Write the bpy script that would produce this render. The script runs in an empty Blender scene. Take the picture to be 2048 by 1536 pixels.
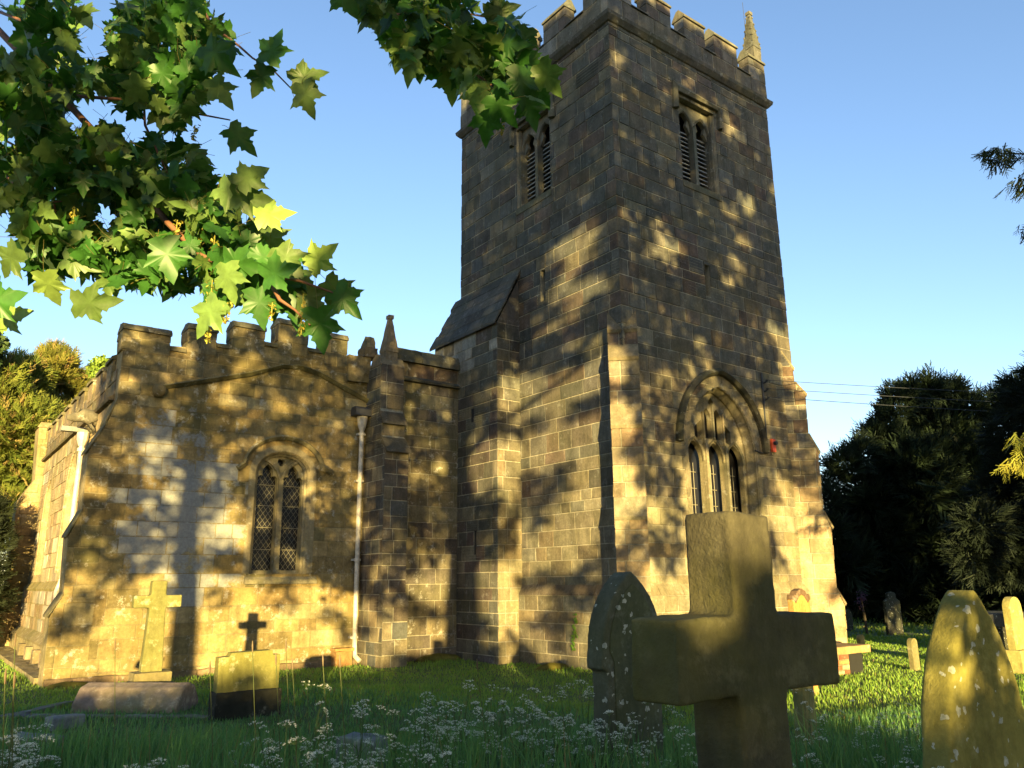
import bpy, bmesh, math, random
import numpy as np
from mathutils import Vector, Matrix, noise as mnoise
from mathutils.geometry import tessellate_polygon
R_ = math.radians
scene = bpy.context.scene
COL = scene.collection

# ------------------------------------------------------------------ camera, world, sun, exposure
CAM = np.array([-10.77178, -10.68442, 1.65])
CF = 1575.97                                     # focal length in photo pixels (2048 wide)
CR = np.array([0.80154241, -0.59786857, -0.00910643])
CU = np.array([-0.1387321, -0.20076449, 0.96976648])
CD = np.array([0.58162115, 0.77604561, 0.24386482])
cam_data = bpy.data.cameras.new('camera')
cam = bpy.data.objects.new('camera', cam_data); COL.objects.link(cam)
cam_data.sensor_width = 36.0; cam_data.lens = CF / 2048 * 36
cam_data.clip_start = 0.05; cam_data.clip_end = 3000
cam.matrix_world = Matrix(((CR[0], CU[0], -CD[0], CAM[0]), (CR[1], CU[1], -CD[1], CAM[1]),
                           (CR[2], CU[2], -CD[2], CAM[2]), (0, 0, 0, 1)))
scene.camera = cam

SUN_D = np.array([0.4726611, 0.87693557, -0.0875]); SUN_D /= np.linalg.norm(SUN_D)   # where the sunlight travels
SUN_EL = math.asin(-SUN_D[2])
world = bpy.data.worlds.new('World'); scene.world = world; world.use_nodes = True
wn = world.node_tree; wn.nodes.clear()
sky = wn.nodes.new('ShaderNodeTexSky'); sky.sky_type = 'NISHITA'; sky.sun_disc = False
sky.sun_elevation = SUN_EL + R_(3.0); sky.sun_rotation = math.atan2(-SUN_D[0], -SUN_D[1])
sky.altitude = 60; sky.air_density = 1.0; sky.dust_density = 0.45; sky.ozone_density = 2.0
bg = wn.nodes.new('ShaderNodeBackground'); bg.inputs[1].default_value = 0.079
wo = wn.nodes.new('ShaderNodeOutputWorld')
tint = wn.nodes.new('ShaderNodeMix'); tint.data_type = 'RGBA'; tint.blend_type = 'MULTIPLY'; tint.inputs[0].default_value = 1.0
tint.inputs[7].default_value = (0.98, 0.965, 1.03, 1)
wn.links.new(sky.outputs[0], tint.inputs[6]); wn.links.new(tint.outputs[2], bg.inputs[0]); wn.links.new(bg.outputs[0], wo.inputs[0])
sun_data = bpy.data.lights.new('sun', 'SUN'); sun_data.energy = 5.0; sun_data.angle = R_(0.53)
sun_data.color = (1.0, 0.755, 0.29)
sun = bpy.data.objects.new('sun', sun_data); COL.objects.link(sun)
sun.rotation_euler = Vector(SUN_D).to_track_quat('-Z', 'Y').to_euler(); sun.location = (-30, -50, 20)
vs = scene.view_settings
scene.display_settings.display_device = 'sRGB'
vs.view_transform = 'Standard'; vs.look = 'None'; vs.exposure = 2.33; vs.gamma = 1.0
try: vs.use_curve_mapping = False
except Exception: pass
scene.cycles.max_bounces = 6; scene.cycles.diffuse_bounces = 3; scene.cycles.transparent_max_bounces = 6

# ------------------------------------------------------------------ helpers
def at(x, y, dist):
    """point seen at photo pixel (x, y), dist metres ahead of the photographer"""
    d = CD * CF + CR * (x - 1024) - CU * (y - 768)
    h = np.array([0.5997, 0.8002, 0]); return CAM + d * (dist / (d @ h))
def sstep(a, b, x):
    t = min(1, max(0, (x - a) / (b - a))); return t * t * (3 - 2 * t)
def gz(x, y):
    m = 0.38 * sstep(3.5, -1.0, y) * sstep(-2.0, -7.0, x)
    return m + 0.035 * mnoise.noise(Vector((x * .45, y * .45, 3.1))) + 0.25 * sstep(12, 40, x) * sstep(0, 20, y)

class MB:
    def __init__(s): s.v = []; s.f = []; s.c = []; s.m = []
    def add(s, verts, faces, col=(.3, .3, .3), mat=0):
        b = len(s.v); s.v.extend([tuple(float(q) for q in p) for p in verts])
        for f in faces:
            s.f.append([b + i for i in f]); s.c.append(col); s.m.append(mat)
    def box(s, lo, hi, col=(.3, .3, .3), mat=0, M=None):
        x0, y0, z0 = lo; x1, y1, z1 = hi
        P = [(x0,y0,z0),(x1,y0,z0),(x1,y1,z0),(x0,y1,z0),(x0,y0,z1),(x1,y0,z1),(x1,y1,z1),(x0,y1,z1)]
        if M is not None: P = [tuple(M @ Vector(p)) for p in P]
        s.add(P, [(0,3,2,1),(4,5,6,7),(0,1,5,4),(1,2,6,5),(2,3,7,6),(3,0,4,7)], col, mat)
    def prism(s, poly, ax, a, b, col=(.3, .3, .3), mat=0):
        """polygon (p,q) extruded along world axis ax from a to b; remaining axes in order"""
        o = [i for i in range(3) if i != ax]; P = []
        for w in (a, b):
            for p, q in poly:
                r = [0, 0, 0]; r[o[0]] = p; r[o[1]] = q; r[ax] = w; P.append(r)
        n = len(poly)
        F = [list(range(n))[::-1], [n + i for i in range(n)]] + [(i, (i+1) % n, n + (i+1) % n, n + i) for i in range(n)]
        s.add(P, F, col, mat)
    def tube(s, pts, r, col=(.3, .3, .3), mat=0, n=8, cap=True):
        pts = [Vector(p) for p in pts]; rr = r if hasattr(r, '__len__') else [r] * len(pts)
        P = []; a = Vector((0, 0, 1))
        for i, p in enumerate(pts):
            t = (pts[min(i+1, len(pts)-1)] - pts[max(i-1, 0)])
            t = t.normalized() if t.length > 1e-9 else Vector((0, 0, 1))
            if abs(t.dot(a)) > .95: a = Vector((1, 0, 0)) if abs(t.x) < .9 else Vector((0, 1, 0))
            u = t.cross(a).normalized(); w = t.cross(u)
            for k in range(n):
                an = 2 * math.pi * k / n; P.append(p + (u * math.cos(an) + w * math.sin(an)) * rr[i])
        F = []
        for i in range(len(pts) - 1):
            for k in range(n): F.append((i*n+k, i*n+(k+1) % n, (i+1)*n+(k+1) % n, (i+1)*n+k))
        if cap: F += [list(range(n))[::-1], [(len(pts)-1)*n+k for k in range(n)]]
        s.add(P, F, col, mat)
    def plate(s, outline, holes, fr, d0, d1, col=(.3, .3, .3), mat=0, back=True):
        """2D outline with holes in frame fr(x, z, depth) between depths d0 (front) and d1 (back)"""
        loops = [[Vector((x, z, 0)) for x, z in outline]] + [[Vector((x, z, 0)) for x, z in h] for h in holes]
        tri = tessellate_polygon(loops); flat = [q for l in loops for q in l]; n = len(flat)
        P = [fr(q.x, q.y, d0) for q in flat] + [fr(q.x, q.y, d1) for q in flat]
        F = [tuple(t) for t in tri] + ([tuple(n + i for i in t[::-1]) for t in tri] if back else [])
        o = 0
        for l in loops:
            k = len(l)
            for i in range(k): F.append((o+i, o+(i+1) % k, n+o+(i+1) % k, n+o+i))
            o += k
        s.add(P, F, col, mat)
    def sweep(s, path, prof, fr, col=(.3, .3, .3), mat=0, closed=False):
        """profile (offset outward, depth) swept along 2D path (x, z) in frame fr"""
        n = len(path); P = []; k = len(prof)
        for i, (x, z) in enumerate(path):
            a = path[(i-1) % n] if closed or i > 0 else path[i]; b = path[(i+1) % n] if closed or i < n-1 else path[i]
            tx, tz = b[0]-a[0], b[1]-a[1]; L = math.hypot(tx, tz) or 1; nx, nz = -tz/L, tx/L
            m = 1.0
            if 0 < i < n-1 or closed:
                t1 = (path[i][0]-a[0], path[i][1]-a[1]); l1 = math.hypot(*t1) or 1
                m = 1 / max(.5, abs((t1[0]*tx + t1[1]*tz) / (l1 * L)))
            for o, d in prof: P.append(fr(x + nx*o*m, z + nz*o*m, d))
        F = []
        for i in range(n if closed else n-1):
            j = (i+1) % n
            for q in range(k): F.append((i*k+q, i*k+(q+1) % k, j*k+(q+1) % k, j*k+q))
        if not closed: F += [list(range(k))[::-1], [(n-1)*k+q for q in range(k)]]
        s.add(P, F, col, mat)
    def build(s, name, mats, parent=None, smooth=False, fix=True, bevel=0, jitter=0, loc=None):
        me = bpy.data.meshes.new(name); me.from_pydata(s.v, [], s.f)
        for m in (mats if isinstance(mats, (list, tuple)) else [mats]): me.materials.append(m)
        at_ = me.color_attributes.new('tint', 'FLOAT_COLOR', 'CORNER')
        n = len(me.loops); arr = np.ones((n, 4), np.float32); k = 0
        for f, c in zip(s.f, s.c): arr[k:k+len(f), :len(c)] = c; k += len(f)
        at_.data.foreach_set('color', arr.ravel())
        me.polygons.foreach_set('material_index', np.array(s.m, np.int32))
        if fix or bevel:
            bm = bmesh.new(); bm.from_mesh(me)
            if fix: bmesh.ops.recalc_face_normals(bm, faces=bm.faces)
            if bevel:
                bmesh.ops.remove_doubles(bm, verts=bm.verts, dist=1e-4)
                ed = [e for e in bm.edges if len(e.link_faces) == 2 and e.calc_face_angle(0) > .5]
                bmesh.ops.bevel(bm, geom=ed, offset=bevel, segments=2, profile=.5, affect='EDGES', clamp_overlap=True)
            if jitter:
                for it in range(6):
                    lg = [e for e in bm.edges if e.calc_length() > .11]
                    if not lg: break
                    bmesh.ops.subdivide_edges(bm, edges=lg, cuts=1, use_grid_fill=True)
                bmesh.ops.triangulate(bm, faces=[f for f in bm.faces if len(f.verts) > 4])
                bm.normal_update()
                for v in bm.verts:
                    q = v.co
                    v.co += v.normal * jitter * (mnoise.noise(q * 5) + .6 * mnoise.noise(q * 14 + Vector((7, 1, 3))))
            bm.to_mesh(me); bm.free()
        if smooth: me.polygons.foreach_set('use_smooth', [True] * len(me.polygons))
        o = bpy.data.objects.new(name, me); COL.objects.link(o)
        if parent is not None: o.parent = parent
        if loc is not None: o.location = loc
        return o

def rough(o, vox=.015, amp=.006, freq=6.0, smooth=True):
    md = o.modifiers.new('remesh', 'REMESH'); md.mode = 'VOXEL'; md.voxel_size = vox; md.adaptivity = 0
    dg = bpy.context.evaluated_depsgraph_get(); me = bpy.data.meshes.new_from_object(o.evaluated_get(dg)); o.modifiers.clear()
    col = tuple(o.data.color_attributes['tint'].data[0].color); mats = list(o.data.materials); o.data = me
    if 'tint' in me.color_attributes: me.color_attributes.remove(me.color_attributes['tint'])
    a = me.color_attributes.new('tint', 'FLOAT_COLOR', 'CORNER'); a.data.foreach_set('color', np.tile(np.array(col, np.float32), len(me.loops)))
    if not me.materials:
        for m in mats: me.materials.append(m)
    n = len(me.vertices); co = np.zeros(n*3, np.float32); me.vertices.foreach_get('co', co); co = co.reshape(-1, 3); nr = np.array([v.normal for v in me.vertices])
    d = np.array([mnoise.noise(Vector(q)*freq) + .5*mnoise.noise(Vector(q)*freq*3.1 + Vector((5, 1, 2))) + .3*mnoise.noise(Vector(q)*freq*8) - 1.6*max(0, mnoise.noise(Vector(q)*freq*1.7 + Vector((9, 9, 9))) - .42) for q in co])
    me.vertices.foreach_set('co', (co + nr*(d*amp)[:, None]).astype(np.float32).ravel())
    me.polygons.foreach_set('use_smooth', [smooth]*len(me.polygons)); me.update(); return o
def tag(o, label=None, cat=None, group=None, kind=None):
    if label: o['label'] = label
    if cat: o['category'] = cat
    if group: o['group'] = group
    if kind: o['kind'] = kind
    return o
def empty(name, loc=(0, 0, 0), rz=0.0):
    o = bpy.data.objects.new(name, None); COL.objects.link(o); o.location = loc; o.rotation_euler = (0, 0, rz)
    o.empty_display_size = .2; return o
def np_mesh(name, V, F, mats, C=None, parent=None, smooth=False):
    """V (n,3), F (m,k) equal-size faces, C per-face colour"""
    me = bpy.data.meshes.new(name); k = F.shape[1]
    me.vertices.add(len(V)); me.vertices.foreach_set('co', np.ascontiguousarray(V, np.float32).ravel())
    me.loops.add(F.size); me.loops.foreach_set('vertex_index', np.ascontiguousarray(F, np.int32).ravel())
    me.polygons.add(len(F)); me.polygons.foreach_set('loop_start', np.arange(0, F.size, k, dtype=np.int32))
    me.update(calc_edges=True); me.validate()
    for m in (mats if isinstance(mats, (list, tuple)) else [mats]): me.materials.append(m)
    if C is not None:
        a = me.color_attributes.new('tint', 'FLOAT_COLOR', 'CORNER')
        arr = np.ones((F.size, 4), np.float32); arr[:, :3] = np.repeat(C, k, axis=0); a.data.foreach_set('color', arr.ravel())
    if smooth: me.polygons.foreach_set('use_smooth', [True] * len(me.polygons))
    o = bpy.data.objects.new(name, me); COL.objects.link(o)
    if parent is not None: o.parent = parent
    return o

# ------------------------------------------------------------------ materials
def new_mat(name):
    m = bpy.data.materials.new(name); m.use_nodes = True; nt = m.node_tree; nt.nodes.clear()
    out = nt.nodes.new('ShaderNodeOutputMaterial'); b = nt.nodes.new('ShaderNodeBsdfPrincipled')
    nt.links.new(b.outputs[0], out.inputs[0]); return m, nt, b, out
def nd(nt, t, **kw):
    n = nt.nodes.new(t)
    for k, v in kw.items(): setattr(n, k, v)
    return n
def noise_n(nt, co, scale, detail=6, rough=.6):
    n = nd(nt, 'ShaderNodeTexNoise'); n.inputs['Scale'].default_value = scale; n.inputs['Detail'].default_value = detail
    n.inputs['Roughness'].default_value = rough; nt.links.new(co, n.inputs['Vector']); return n.outputs[0]
def ramp(nt, fac, stops):
    r = nd(nt, 'ShaderNodeValToRGB'); e = r.color_ramp.elements
    while len(e) < len(stops): e.new(.5)
    for i, (p, c) in enumerate(stops):
        e[i].position = p; e[i].color = (c, c, c, 1) if not hasattr(c, '__len__') else (*c, 1)
    nt.links.new(fac, r.inputs[0]); return r.outputs[0]
def mix(nt, fac, a, b, mode='MIX'):
    m = nd(nt, 'ShaderNodeMix', data_type='RGBA', blend_type=mode)
    for i, s in ((0, fac), (6, a), (7, b)):
        if hasattr(s, 'links') or hasattr(s, 'is_linked'): nt.links.new(s, m.inputs[i])
        elif i == 0: m.inputs[0].default_value = s
        else: m.inputs[i].default_value = (*s, 1)
    return m.outputs[2]
def stone_mat(name, wash=None, lichen=.25, lichen_col=(.42, .42, .38), algae=.3, algae_col=(.075, .085, .03), spots=0.0, bump=.5, mott=(.6, 1.3), rough=.92, alb=.74):
    m, nt, b, out = new_mat(name)
    tc = nd(nt, 'ShaderNodeTexCoord'); co = tc.outputs['Object']
    an_ = nd(nt, 'ShaderNodeAttribute', attribute_name='tint'); a = an_.outputs['Color']
    n1 = noise_n(nt, co, 2.6, 8, .65); n2 = noise_n(nt, co, 22, 5, .7)
    c = mix(nt, 1.0, a, ramp(nt, n1, [(.25, mott[0]*alb), (.75, mott[1]*alb)]), 'MULTIPLY')
    c = mix(nt, 1.0, c, ramp(nt, n2, [(.25, .72), (.75, 1.28)]), 'MULTIPLY')
    sm = nd(nt, 'ShaderNodeMapping'); sm.inputs['Scale'].default_value = (7, 7, .8); nt.links.new(co, sm.inputs[0])
    c = mix(nt, 1.0, c, ramp(nt, noise_n(nt, sm.outputs[0], 1.0, 6, .65), [(.3, .72), (.7, 1.18)]), 'MULTIPLY')
    if algae:
        f = ramp(nt, noise_n(nt, co, .9, 6, .6), [(.42, 0.0), (.68, algae)])
        c = mix(nt, f, c, algae_col)
    if lichen:
        f = ramp(nt, noise_n(nt, co, 5.5, 9, .72), [(.57, 0.0), (.66, lichen)])
        c = mix(nt, f, c, lichen_col)
    if wash:      # worn patch of pale limewash: centre x, z and half sizes
        sx = nd(nt, 'ShaderNodeSeparateXYZ'); nt.links.new(co, sx.inputs[0])
        def mth(op, a_, b_):
            q = nd(nt, 'ShaderNodeMath', operation=op)
            for i_, v_ in enumerate((a_, b_)):
                if isinstance(v_, (int, float)): q.inputs[i_].default_value = v_
                else: nt.links.new(v_, q.inputs[i_])
            return q.outputs[0]
        dx = mth('DIVIDE', mth('SUBTRACT', sx.outputs[0], wash[0]), wash[2]); dz = mth('DIVIDE', mth('SUBTRACT', sx.outputs[2], wash[1]), wash[3])
        dd = mth('ADD', mth('MULTIPLY', dx, dx), mth('MULTIPLY', dz, dz))
        dd = mth('ADD', dd, mth('MULTIPLY', mth('SUBTRACT', noise_n(nt, co, 2.6, 9, .75), .5), 3.6))
        dd = mth('ADD', dd, mth('MULTIPLY', mth('SUBTRACT', an_.outputs['Alpha'], .5), 1.3))
        f = ramp(nt, dd, [(.55, 1), (.95, 0)])
        c = mix(nt, mth('MULTIPLY', f, .88), c, mix(nt, ramp(nt, n2, [(.3, 0), (.7, 1)]), (.19, .195, .19), (.27, .275, .265)))
    if spots:
        v = nd(nt, 'ShaderNodeTexVoronoi', feature='F1'); v.inputs['Scale'].default_value = 17; v.inputs['Randomness'].default_value = 1
        wv = noise_n(nt, co, 45, 4, .7)
        dn = nd(nt, 'ShaderNodeTexNoise'); dn.inputs['Scale'].default_value = 28; nt.links.new(co, dn.inputs['Vector'])
        mp = nd(nt, 'ShaderNodeVectorMath', operation='MULTIPLY_ADD'); nt.links.new(dn.outputs[1], mp.inputs[0]); mp.inputs[1].default_value = (.05, .05, .05); nt.links.new(co, mp.inputs[2])
        nt.links.new(mp.outputs[0], v.inputs['Vector'])
        sep = nd(nt, 'ShaderNodeSeparateColor'); nt.links.new(v.outputs['Color'], sep.inputs[0])
        rad = nd(nt, 'ShaderNodeMath', operation='MULTIPLY_ADD'); nt.links.new(sep.outputs[0], rad.inputs[0]); rad.inputs[1].default_value = .60; rad.inputs[2].default_value = -.12
        rw = nd(nt, 'ShaderNodeMath', operation='MULTIPLY_ADD'); nt.links.new(wv, rw.inputs[0]); rw.inputs[1].default_value = .22; nt.links.new(v.outputs['Distance'], rw.inputs[2])
        lt = nd(nt, 'ShaderNodeMath', operation='LESS_THAN'); nt.links.new(rw.outputs[0], lt.inputs[0]); nt.links.new(rad.outputs[0], lt.inputs[1])
        sc = nd(nt, 'ShaderNodeMath', operation='MULTIPLY'); nt.links.new(lt.outputs[0], sc.inputs[0]); sc.inputs[1].default_value = spots
        c = mix(nt, sc.outputs[0], c, mix(nt, ramp(nt, n2, [(.35, 0), (.65, 1)]), (.24, .26, .21), (.46, .46, .40)))
    nt.links.new(c, b.inputs['Base Color']); b.inputs['Roughness'].default_value = rough
    b.inputs['Specular IOR Level'].default_value = .15
    bp = nd(nt, 'ShaderNodeBump'); bp.inputs['Strength'].default_value = bump; bp.inputs['Distance'].default_value = .02
    h = mix(nt, .5, n2, noise_n(nt, co, 60, 4, .7)); nt.links.new(h, bp.inputs['Height'])
    nt.links.new(bp.outputs[0], b.inputs['Normal']); return m
def plain_mat(name, col, rough=.6, metal=0.0, var=.25, scale=8):
    m, nt, b, out = new_mat(name); co = nd(nt, 'ShaderNodeTexCoord').outputs['Object']
    n = noise_n(nt, co, scale, 6, .65)
    nt.links.new(mix(nt, 1.0, col, ramp(nt, n, [(.3, 1-var), (.7, 1+var)]), 'MULTIPLY'), b.inputs['Base Color'])
    b.inputs['Roughness'].default_value = rough; b.inputs['Metallic'].default_value = metal; return m
def leaf_mat(name, trans=.4, rough=.45, spec=.35, tcol=(1.3, 1.25, .5)):
    m, nt, b, out = new_mat(name)
    a = nd(nt, 'ShaderNodeAttribute', attribute_name='tint').outputs['Color']
    co = nd(nt, 'ShaderNodeTexCoord').outputs['Object']
    c = mix(nt, 1.0, a, ramp(nt, noise_n(nt, co, 30, 3), [(.3, .8), (.7, 1.2)]), 'MULTIPLY')
    nt.links.new(c, b.inputs['Base Color']); b.inputs['Roughness'].default_value = rough; b.inputs['Specular IOR Level'].default_value = spec
    t = nd(nt, 'ShaderNodeBsdfTranslucent'); nt.links.new(mix(nt, 1.0, c, tcol, 'MULTIPLY'), t.inputs[0])
    ms = nd(nt, 'ShaderNodeMixShader'); ms.inputs[0].default_value = trans
    nt.links.new(b.outputs[0], ms.inputs[1]); nt.links.new(t.outputs[0], ms.inputs[2]); nt.links.new(ms.outputs[0], out.inputs[0]); return m

M_tower = stone_mat('tower stone', lichen=.18, lichen_col=(.36, .37, .34), algae=.35, algae_col=(.055, .06, .028), mott=(.55, 1.35), bump=.9, alb=.92)
M_aisle = stone_mat('aisle stone', lichen=.45, lichen_col=(.42, .41, .36), algae=.5, algae_col=(.10, .095, .03), mott=(.5, 1.35))
M_gable = stone_mat('gable stone', wash=(-6.7, 3.15, 1.25, 1.7), lichen=.5, lichen_col=(.40, .39, .34), algae=.5, algae_col=(.10, .085, .025), mott=(.42, 1.4), bump=.8)
M_trim = stone_mat('dressed stone', lichen=.3, algae=.35, algae_col=(.08, .085, .03))
M_slate = stone_mat('stone slate', lichen=.15, algae=.5, algae_col=(.05, .055, .03))
M_moss = stone_mat('mossy stone', lichen=.22, lichen_col=(.22, .20, .11), algae=.6, algae_col=(.15, .145, .025), spots=0, bump=.6, mott=(.5, 1.4))
M_grave = stone_mat('lichened gravestone', lichen=.1, algae=.5, algae_col=(.10, .11, .03), spots=.9, bump=.5)
M_ogee = stone_mat('yellow mossy gravestone', lichen=.05, algae=.55, algae_col=(.19, .19, .035), spots=.8, bump=.5)
M_pale = stone_mat('pale mossy gravestone', lichen=.35, lichen_col=(.5, .48, .34), algae=.6, algae_col=(.15, .155, .035))
M_brick = stone_mat('old brick', lichen=.3, lichen_col=(.4, .36, .28), algae=.2)
M_glass, _nt, _b, _o = new_mat('old glass'); _b.inputs['Base Color'].default_value = (.012, .012, .014, 1); _b.inputs['Roughness'].default_value = .28; _b.inputs['Specular IOR Level'].default_value = .25
M_lead = plain_mat('lead and wire guard', (.20, .18, .125), .6)
M_pipe = plain_mat('old white paint', (.42, .38, .32), .55, var=.3, scale=14)
M_iron = plain_mat('black iron', (.03, .03, .032), .6)
M_louvre = plain_mat('weathered louvre', (.22, .225, .215), .85)
M_dark = plain_mat('dark interior', (.008, .008, .008), .95)
M_red = plain_mat('red alarm box', (.55, .08, .03), .45)
M_wire = plain_mat('cable', (.022, .026, .035), .8)
M_leaf = leaf_mat('sycamore leaf', .42, .42, .35)
M_leafb = leaf_mat('canopy leaf', .08, .6, .2)
M_yew = leaf_mat('yew needles', .12, .7, .15)
M_grassb = leaf_mat('grass blade', .35, .5, .3)
M_bark = stone_mat('bark', lichen=.2, algae=.4, bump=1.0)
M_twig = plain_mat('twig', (.16, .07, .035), .7)
M_seed = leaf_mat('seed cluster', .3, .6, .2)
M_flower = leaf_mat('flower petals', .3, .8, .1, tcol=(1, 1, .95))

# ------------------------------------------------------------------ masonry
def scan(poly, z):
    xs = []
    n = len(poly)
    for i in range(n):
        x0, z0 = poly[i]; x1, z1 = poly[(i+1) % n]
        if (z0 > z) != (z1 > z): xs.append(x0 + (x1-x0) * (z-z0) / (z1-z0))
    return sorted(xs)
def intervals(outline, holes, z):
    x = scan(outline, z); iv = [(x[i], x[i+1]) for i in range(0, len(x)-1, 2)]
    for h in holes:
        y = scan(h, z)
        for j in range(0, len(y)-1, 2):
            a, b = y[j], y[j+1]; nv = []
            for p, q in iv:
                if b <= p or a >= q: nv.append((p, q)); continue
                if a > p: nv.append((p, a))
                if b < q: nv.append((b, q))
            iv = nv
    return iv
def courses(z0, z1, rng, ch):
    z = [z0]
    while z[-1] < z1 - ch[0]: z.append(z[-1] + rng.uniform(*ch))
    z[-1] = z1 if z1 - z[-1] < ch[0] * .6 else z[-1]
    if z[-1] < z1: z.append(z1)
    return z
def masonry(mb, outline, holes, fr, rng, tint, zs, bw=(.28, .78), joint=.016, e=.013, ext=0.0, mat=0, rough=.009):
    X0 = min(p[0] for p in outline); X1 = max(p[0] for p in outline)
    for ci in range(len(zs)-1):
        za, zb = zs[ci] + joint/2, zs[ci+1] - joint/2
        if zb - za < .03: continue
        xs = [X0]; w0 = rng.uniform(.15, 1)*bw[0]
        xs.append(X0 + w0 + .1)
        while xs[-1] < X1: xs.append(xs[-1] + rng.uniform(*bw))
        if X1 - xs[-2] < .16 and len(xs) > 2: xs.pop(-2)
        xs[-1] = X1
        A = intervals(outline, holes, za + .005); B = intervals(outline, holes, zb - .005)
        same = len(A) == len(B) and all(abs(p[0]-q[0]) < .01 and abs(p[1]-q[1]) < .01 for p, q in zip(A, B))
        ns = 1 if same else 5
        for bi in range(len(xs)-1):
            xa, xb = xs[bi] + joint/2, xs[bi+1] - joint/2
            if bi == 0: xa -= joint/2 + ext
            if bi == len(xs)-2: xb += joint/2 + ext
            col = tint((xa+xb)/2, (za+zb)/2, rng)
            d = [e + rng.uniform(-rough, rough) for _ in range(4)]
            for k in range(ns):
                zc, zd = za + (zb-za)*k/ns, za + (zb-za)*(k+1)/ns
                iv = A if ns == 1 else intervals(outline, holes, (zc+zd)/2)
                for p, q in iv:
                    pa, qa = max(xa, p - (ext if p == X0 else 0)), min(xb, q + (ext if q == X1 else 0))
                    if p <= X0 + 1e-6 and bi == 0: pa = xa
                    if q >= X1 - 1e-6 and bi == len(xs)-2: qa = xb
                    if qa - pa < .03: continue
                    g = .007
                    j = [rng.uniform(-.005, .005) for _ in range(4)]
                    gz_b = g if k == 0 else 0; gz_t = g if k == ns-1 else 0
                    Pf = [fr(pa+g, zc+gz_b+j[0], -d[0]), fr(qa-g, zc+gz_b+j[1], -d[1]), fr(qa-g, zd-gz_t+j[2], -d[2]), fr(pa+g, zd-gz_t+j[3], -d[3])]
                    Pb = [fr(pa, zc, .002), fr(qa, zc, .002), fr(qa, zd, .002), fr(pa, zd, .002)]
                    F = [(0, 1, 2, 3), (4, 5, 1, 0), (5, 6, 2, 1), (6, 7, 3, 2), (7, 4, 0, 3)]
                    if ns > 1: F = [(0, 1, 2, 3), (7, 4, 0, 3), (5, 6, 2, 1)] + ([(4, 5, 1, 0)] if k == 0 else []) + ([(6, 7, 3, 2)] if k == ns-1 else [])
                    mb.add(Pf + Pb, F, col, mat)
def vary(c, rng, a=.18):
    k = 1 + rng.uniform(-a, a); h = rng.uniform(-.06, .06)
    return (max(.005, c[0]*k*(1+h)), max(.005, c[1]*k), max(.005, c[2]*k*(1-h)))
def lerp(a, b, t): return tuple(a[i] + (b[i]-a[i])*t for i in range(3))
def pick(rng, opts):
    r = rng.random() * sum(w for w, _ in opts)
    for w, c in opts:
        r -= w
        if r <= 0: return c
    return opts[-1][1]
def frW(v0):   # wall facing -v (west): x -> u, depth goes +v
    return lambda x, z, d: (x, v0 + d, z)
def frN(u0):   # wall facing -u (north)
    return lambda x, z, d: (u0 + d, x, z)
def frE(v0): return lambda x, z, d: (x, v0 - d, z)
def frS(u0): return lambda x, z, d: (u0 - d, x, z)
MORT = (.31, .28, .21)
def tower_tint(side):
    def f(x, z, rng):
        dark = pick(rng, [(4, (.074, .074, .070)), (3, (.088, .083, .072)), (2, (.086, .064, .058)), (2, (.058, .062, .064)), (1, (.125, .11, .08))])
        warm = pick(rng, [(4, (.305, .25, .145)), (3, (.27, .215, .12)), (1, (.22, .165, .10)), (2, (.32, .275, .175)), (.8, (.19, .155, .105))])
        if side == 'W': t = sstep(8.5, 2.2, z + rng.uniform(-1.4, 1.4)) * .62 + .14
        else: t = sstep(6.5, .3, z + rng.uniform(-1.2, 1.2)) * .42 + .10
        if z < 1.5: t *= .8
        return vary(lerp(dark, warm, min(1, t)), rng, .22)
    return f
def pt_arch(hw, zs, h, cx, n=10, base=None):
    """pointed arch outline from left springing over apex to right; with base z closes the opening"""
    c = (h*h - hw*hw) / (2*hw); R = hw + c; pts = []
    a1 = math.atan2(h, c)
    if base is not None: pts.append((cx - hw, base))
    for i in range(n+1):
        t = a1 * i / n; pts.append((cx + c - R*math.cos(t), zs + R*math.sin(t)))
    for i in range(n-1, -1, -1):
        t = a1 * i / n; pts.append((cx - c + R*math.cos(t), zs + R*math.sin(t)))
    if base is not None: pts.append((cx + hw, base))
    return pts
def seg_arch(hw, zs, h, cx, n=14, base=None):
    pts = [] if base is None else [(cx-hw, base)]
    for i in range(n+1):
        t = math.pi * i / n; pts.append((cx - hw*math.cos(t), zs + h*math.sin(t)**.9))
    if base is not None: pts.append((cx+hw, base))
    return pts

rng = random.Random(7)
church = tag(empty('church', (2.8, 2.9, 0)), 'old stone parish church with battlemented west tower and low gabled aisle', 'church')
church.location = (0, 0, 0)
def cp(mb, name, mats, parent=None, **kw):
    return mb.build(name, mats, parent if parent is not None else church, **kw)

# ---- tower
TW, TD, TH = 5.7, 5.9, 13.75
bel = lambda c: [(c-.65, 10.52), (c+.65, 10.52), (c+.65, 12.72), (c-.65, 12.72)]
ww_hole = pt_arch(1.13, 4.30, 1.45, 2.87, base=2.2)
slitW = [(2.69, 7.82), (2.86, 7.82), (2.86, 8.6), (2.69, 8.6)]
slitN = [(2.38, 7.85), (2.56, 7.85), (2.56, 8.63), (2.38, 8.63)]
T = MB()
outW = [(0, 1.5), (TW, 1.5), (TW, TH), (0, TH)]; outN = [(0, 1.5), (TD, 1.5), (TD, TH), (0, TH)]
hW = [bel(2.82), slitW, ww_hole]; hN = [bel(2.75), slitN]
T.plate([(0, -.4), (TW, -.4), (TW, TH), (0, TH)], hW, frW(0), 0, .6, MORT)
T.plate([(.6, -.4), (TD, -.4), (TD, TH), (.6, TH)], hN, frN(0), 0, .6, MORT)
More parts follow.
